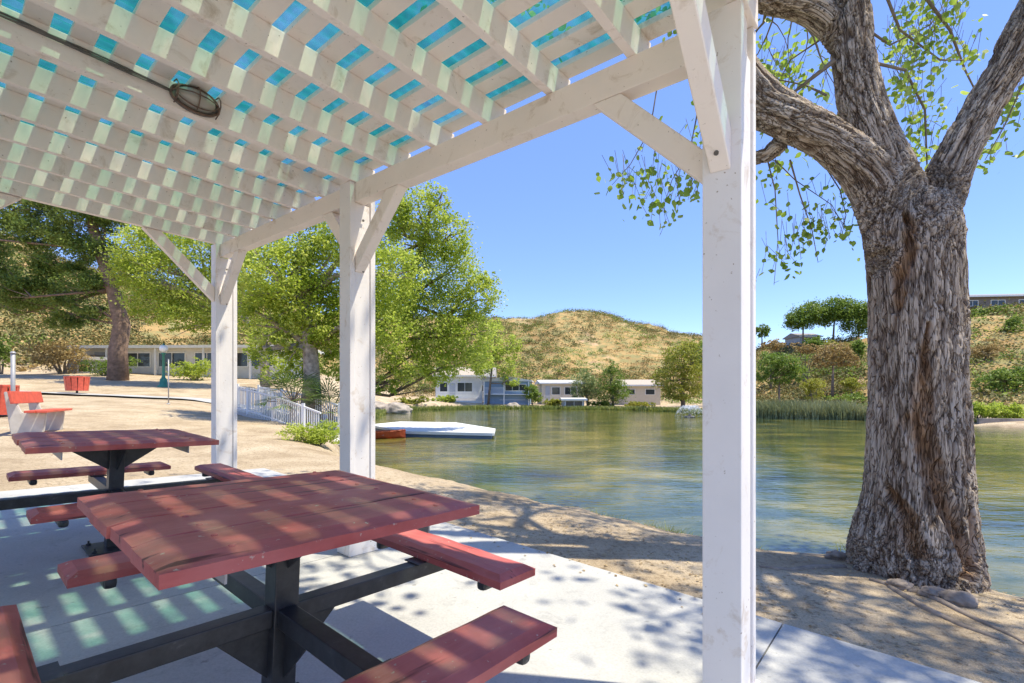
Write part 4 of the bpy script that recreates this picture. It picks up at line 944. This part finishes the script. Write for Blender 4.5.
# rocks
def rock(name, loc, s, label, seed, m='rock', group=None):
    bm = bmesh.new(); bmesh.ops.create_icosphere(bm, subdivisions=4, radius=1.0); P = np.array([v.co for v in bm.verts]); d = 1 + .28 * fbm(P * 1.3 + seed * 7, 4) + .05 * fbm(P * 6 + seed, 2)
    for v, k in zip(bm.verts, d): v.co = Vector((v.co.x * s[0], v.co.y * s[1], v.co.z * s[2])) * float(k)
    o = from_bm(name, bm, M[m], None, True); o.location = loc; tag(o, label, 'rock', group); return o
rock('shore_rock', at(397, 411, 46), (1.4, 1.0, .75), 'pale boulder on the left shore beyond the dock', 1)
rock('shore_rock', at(375, 408, 46) + Vector((0, 0, -.1)), (1.3, 1.0, .7), 'smaller pale boulder beside the middle post on the left shore', 6)
rock('shore_rock', at(514, 408, 60), (.9, .7, .6), 'small pale boulder at the foot of the blue house', 2)
for k, (px, py, Y, s, lab) in enumerate(((933, 583, 3.22, (.09, .07, .045), 'grey brown chunk among the roots, left of the two at the trunk foot'), (957, 598, 3.12, (.10, .08, .055), 'grey brown chunk among the roots under the right side of the trunk'), (838, 568, 4.1, (.11, .08, .05), 'dark knobbly chunk at the left root tip'), (900, 580, 3.35, (.08, .07, .035), 'small chunk at the middle of the trunk foot'))):
    p = at(px, py, Y); p.z = tz(p.x, p.y) + .02; rock('root_chunk', p, s, lab, 10 + k, 'rockbark', 'chunks at the trunk foot')
bm = bmesh.new()      # surface roots and driftwood
for pp in ([(905, 596), (940, 612), (975, 632), (1015, 652), (1060, 680)], [(890, 598), (925, 622), (960, 640), (1000, 655)], [(845, 574), (815, 577), (790, 582), (760, 580)], [(870, 590), (905, 600), (930, 604)]):
    pts = []
    for x_, y_ in pp:
        Yq = 1.42 * F_PX / (y_ - HY); Xq = (x_ - CX) / F_PX * Yq; pts.append(Vector((Xq, Yq, tz(Xq, Yq) - .002)))
    tube(bm, pts, [.022, .026, .02, .014, .008][:len(pts)], 8)
tag(from_bm('surface_roots', bm, M['rockbark'], None, True), 'bare roots creeping over the soil in front of the trunk', 'roots')

# ------------------------------------------------------------------ buildings
def bld(name, label, c, yaw, Lx, Ly, h, wall, roof, rh=.6, wins=(), doors=(), over=.35, gable='x', group=None, win_h=(1.0, 1.9), extra=None, cat='house'):
    """c: centre of the front wall foot; local -y faces the camera side"""
    T = empty(name, c, label, cat, group, rot=(0, 0, yaw)); z0 = -1.2
    bm = bmesh.new(); abox(bm, -Lx / 2, Lx / 2, 0, Ly, z0, h); from_bm('wall', bm, M[wall], T)
    bm = bmesh.new()
    if gable == 'x': prism(bm, [(-Lx / 2 - over, -over, h + .002), (-Lx / 2 - over, Ly / 2, h + rh), (-Lx / 2 - over, Ly + over, h + .002), (-Lx / 2 - over, Ly + over, h - .08 + .1), (-Lx / 2 - over, Ly + over, h + .12), (-Lx / 2 - over, Ly / 2, h + rh + .12), (-Lx / 2 - over, -over, h + .12)][:0] or [(-Lx / 2 - over, -over, h + .002), (-Lx / 2 - over, Ly + over, h + .002), (-Lx / 2 - over, Ly + over, h + .14), (-Lx / 2 - over, Ly / 2, h + rh + .14), (-Lx / 2 - over, -over, h + .14)], (Lx + 2 * over, 0, 0))
    else: prism(bm, [(-Lx / 2 - over, -over, h + .002), (-Lx / 2 - over, -over, h + .14), (0, -over, h + rh + .14), (Lx / 2 + over, -over, h + .14), (Lx / 2 + over, -over, h + .002)], (0, Ly + 2 * over, 0))
    from_bm('roof', bm, M[roof], T)
    bm = bmesh.new(); abox(bm, -Lx / 2 - over - .02, Lx / 2 + over + .02, -over - .05, -over - .004, h - .06, h + .15)
    if gable == 'x': from_bm('fascia', bm, M['trim'], T)
    else: bm.free()
    for x0, x1 in wins:
        bm = bmesh.new(); zb, zt = win_h
        for a, b2, c2, d in ((x0 - .07, x0, zb - .07, zt + .07), (x1, x1 + .07, zb - .07, zt + .07), (x0, x1, zb - .07, zb), (x0, x1, zt, zt + .07)): abox(bm, a, b2, -.06, -.002, c2, d)
        nm = max(1, round((x1 - x0) / .8))
        for k in range(1, nm): xm = x0 + (x1 - x0) * k / nm; abox(bm, xm - .025, xm + .025, -.05, -.002, zb, zt)
        f = from_bm('window', bm, M['trim'], T)
        bm = bmesh.new(); abox(bm, x0 + .001, x1 - .001, -.02, -.001, zb + .001, zt - .001); from_bm('pane', bm, M['glass'], f)
    for x0, x1 in doors:
        bm = bmesh.new(); abox(bm, x0, x1, -.045, -.002, .05, 2.05); d = from_bm('door', bm, M['wallgrey'], T)
        bm = bmesh.new(); abox(bm, x1 - .14, x1 - .08, -.09, -.046, .98, 1.04); from_bm('handle', bm, M['cable'], d)
    return T
def rail(T, x0, x1, y, z0, h=.95, m='trim'):
    bm = bmesh.new(); n = int((x1 - x0) / .14)
    for k in range(n + 1): x = x0 + (x1 - x0) * k / n; abox(bm, x - .015, x + .015, y - .015, y + .015, z0, z0 + h)
    for z in (z0 + .08, z0 + h): abox(bm, x0, x1, y - .03, y + .03, z - .025, z + .025)
    from_bm('railing', bm, M[m], T)
# long mobile home on the left
Yh = 36; p = ground_pt(180, Yh); p.z = at(180, 379, Yh).z
mh = bld('mobile_home', 'long low white mobile home with dark windows behind the lamp post', p, RAD(-2), 15.0, 5.2, 2.30, 'wallwhite', 'roofpale', .35, [(-4.2, -2.3), (-1.6, .4), (1.2, 3.0), (3.4, 5.2), (5.5, 7.1)], [(-6.6, -5.8)], 1.0, win_h=(.95, 1.95))
for x in (-7.3, -4.9, -1.2, 2.4, 5.9): bm = bmesh.new(); abox(bm, x - .06, x + .06, -.92, -.80, -1, 2.3); from_bm('porch_post', bm, M['trim'], mh)
rail(mh, -7.2, -5.0, -.86, .1, .8)
bld('garden_shed', 'low grey outbuilding left of the pine trunk behind shrubs', Vector((at(88, 379, 35).x, 35, at(88, 380, 35).z)), RAD(8), 2.6, 2.5, 1.5, 'wallgrey', 'roofgrey', .3, [(-.6, .3)], [], .2, win_h=(.6, 1.1))
Yf = 64
def far(px, py, Y): q = at(px, py, Y); return q
h1 = bld('lake_house', 'white house with three part window and tan roof across the lake', far(459, 398, 66), RAD(6), 6.4, 6, 3.0, 'wallwhite', 'rooftan', 1.3, [(-2.6, -1.6), (-.2, 1.8)], [(-1.3, -.5)], .4, win_h=(.9, 2.1)); rail(h1, -3.1, 3.1, -1.0, .0, .8)
bm = bmesh.new(); abox(bm, -3.2, 3.2, -1.1, -.003, -1.4, -.02); from_bm('terrace', bm, M['wallwhite'], h1)
h2 = bld('lake_house', 'blue two storey lake house with balcony at the water', far(507, 405, 63), RAD(-5), 6.0, 6, 3.1, 'wallblue', 'roofpale', .55, [(-.2, 2.5)], [], .3, gable='y', win_h=(1.9, 2.7)); rail(h2, -2.9, -.3, -.9, 1.45, .8)
bm = bmesh.new(); abox(bm, -3.0, 3.0, -1.0, -.065, 1.35, 1.44); from_bm('balcony', bm, M['trim'], h2)
for x in (-2.9, -.3, 2.9): bm = bmesh.new(); abox(bm, x - .06, x + .06, -.98, -.86, -1.5, 3.05); from_bm('balcony_post', bm, M['trim'], h2)
for z in (.1, .65): bm = bmesh.new(); abox(bm, -1.0, 2.4, -.03, -.003, z, z + .05); from_bm('wall_trim', bm, M['trim'], h2)
h3 = bld('lake_house', 'beige house with two windows above the little dock house', far(562, 401, 66), RAD(3), 5.6, 6, 2.4, 'wallbeige', 'roofpale', .45, [(-1.4, -.3), (.4, 2.0)], [(-2.3, -1.7)], .35, win_h=(.9, 1.9)); rail(h3, -2.6, 2.6, -.7, .0, .7)
h4 = bld('lake_house', 'beige house with low tan roof left of the yellow green tree', far(642, 401, 66), RAD(-4), 5.0, 6, 2.1, 'wallbeige', 'rooftan', .8, [(-2.1, -1.0), (.5, 1.7)], [], .4, win_h=(.9, 1.6))
h5 = bld('lake_house', 'dark roofed house half hidden behind the feathery tree', far(478, 398, 72), RAD(0), 4.5, 6, 3.2, 'wallgrey', 'roofgrey', 1.4, [(-1.2, .8)], [], .4)
h6 = bld('boat_house', 'small open dock house with dark flat roof standing in the water', far(574, 409, 58), RAD(2), 2.5, 2, 1.1, 'wallgrey', 'roofpale', .12, [(-1.0, 1.0)], [], .3, win_h=(.35, .95), cat='boathouse')
h7 = bld('hilltop_house', 'long low grey house with flat roof on top of the right hill', far(1003, 309, 66), RAD(-6), 11.5, 6, 1.7, 'wallbrown', 'roofgrey', .8, [(-4.5, -3.2), (-1.5, .2), (2.0, 3.6)], [], .5, win_h=(.5, 1.2))
h8 = bld('hilltop_house', 'small pale house between the umbrella pine trunks on the ridge', far(810, 342, 82), RAD(4), 3.6, 4, .9, 'wallgrey', 'roofgrey', .7, [(-1.2, .2)], [], .3, win_h=(.3, .7))
for k, (px0, Y0, px1, Y1, h_, lab) in enumerate(((978, 27.6, 1040, 26.8, .35, 'low pale retaining wall under the vivid hedge'), (430, 62, 482, 63.5, .9, 'white retaining wall below the white lake house'))):
    A = at(px0, HY, Y0); B = at(px1, HY, Y1); A.z = B.z = -.62; bm = bmesh.new(); d = (B - A); nrm = d.cross(Vector((0, 0, 1))).normalized() * .12; prism(bm, [A - nrm, B - nrm, B + nrm, A + nrm], (0, 0, h_ + .1))
    tag(from_bm('retaining_wall', bm, M['rock'] if k == 0 else M['wallwhite']), lab, 'wall')

# dry leaves and crumbs scattered on soil and slab
rs = np.random.default_rng(77); n = 5200
rr_ = np.concatenate([rs.uniform(2.95, 6.5, 4300), rs.uniform(2.75, 2.96, 60)]); ll_ = np.concatenate([rs.uniform(-3.5, 4.5, 4300), rs.uniform(-2.5, 3, 60)])
xs = RV.x * rr_ + LV.x * ll_; ys = RV.y * rr_ + LV.y * ll_; ok = (lake_d(xs, ys) > .05) & (fbm(np.stack([xs * 1.1, ys * 1.1, 0 * xs], -1), 3) > np.where(rr_ < 2.96, .15, -.25)); xs, ys, rr_ = xs[ok], ys[ok], rr_[ok]
zs = np.where(rr_ < 2.97, SL * xs + .006, terrain(xs, ys)[0] + .008)
V_, Q_ = leaves(np.stack([xs, ys, zs], -1), .026, LEAF4, 5.0, rs); V_[:, 2] = V_[:, 2]
M['litter'] = leafmat('dry_leaf_litter', (.16, .10, .05), (.34, .24, .12), (.50, .40, .24), 20, .1, .8)
tag(np_mesh('leaf_litter', V_, Q_, M['litter']), 'small dry leaves scattered over the soil and slab edge', 'leaf litter', kind='stuff')
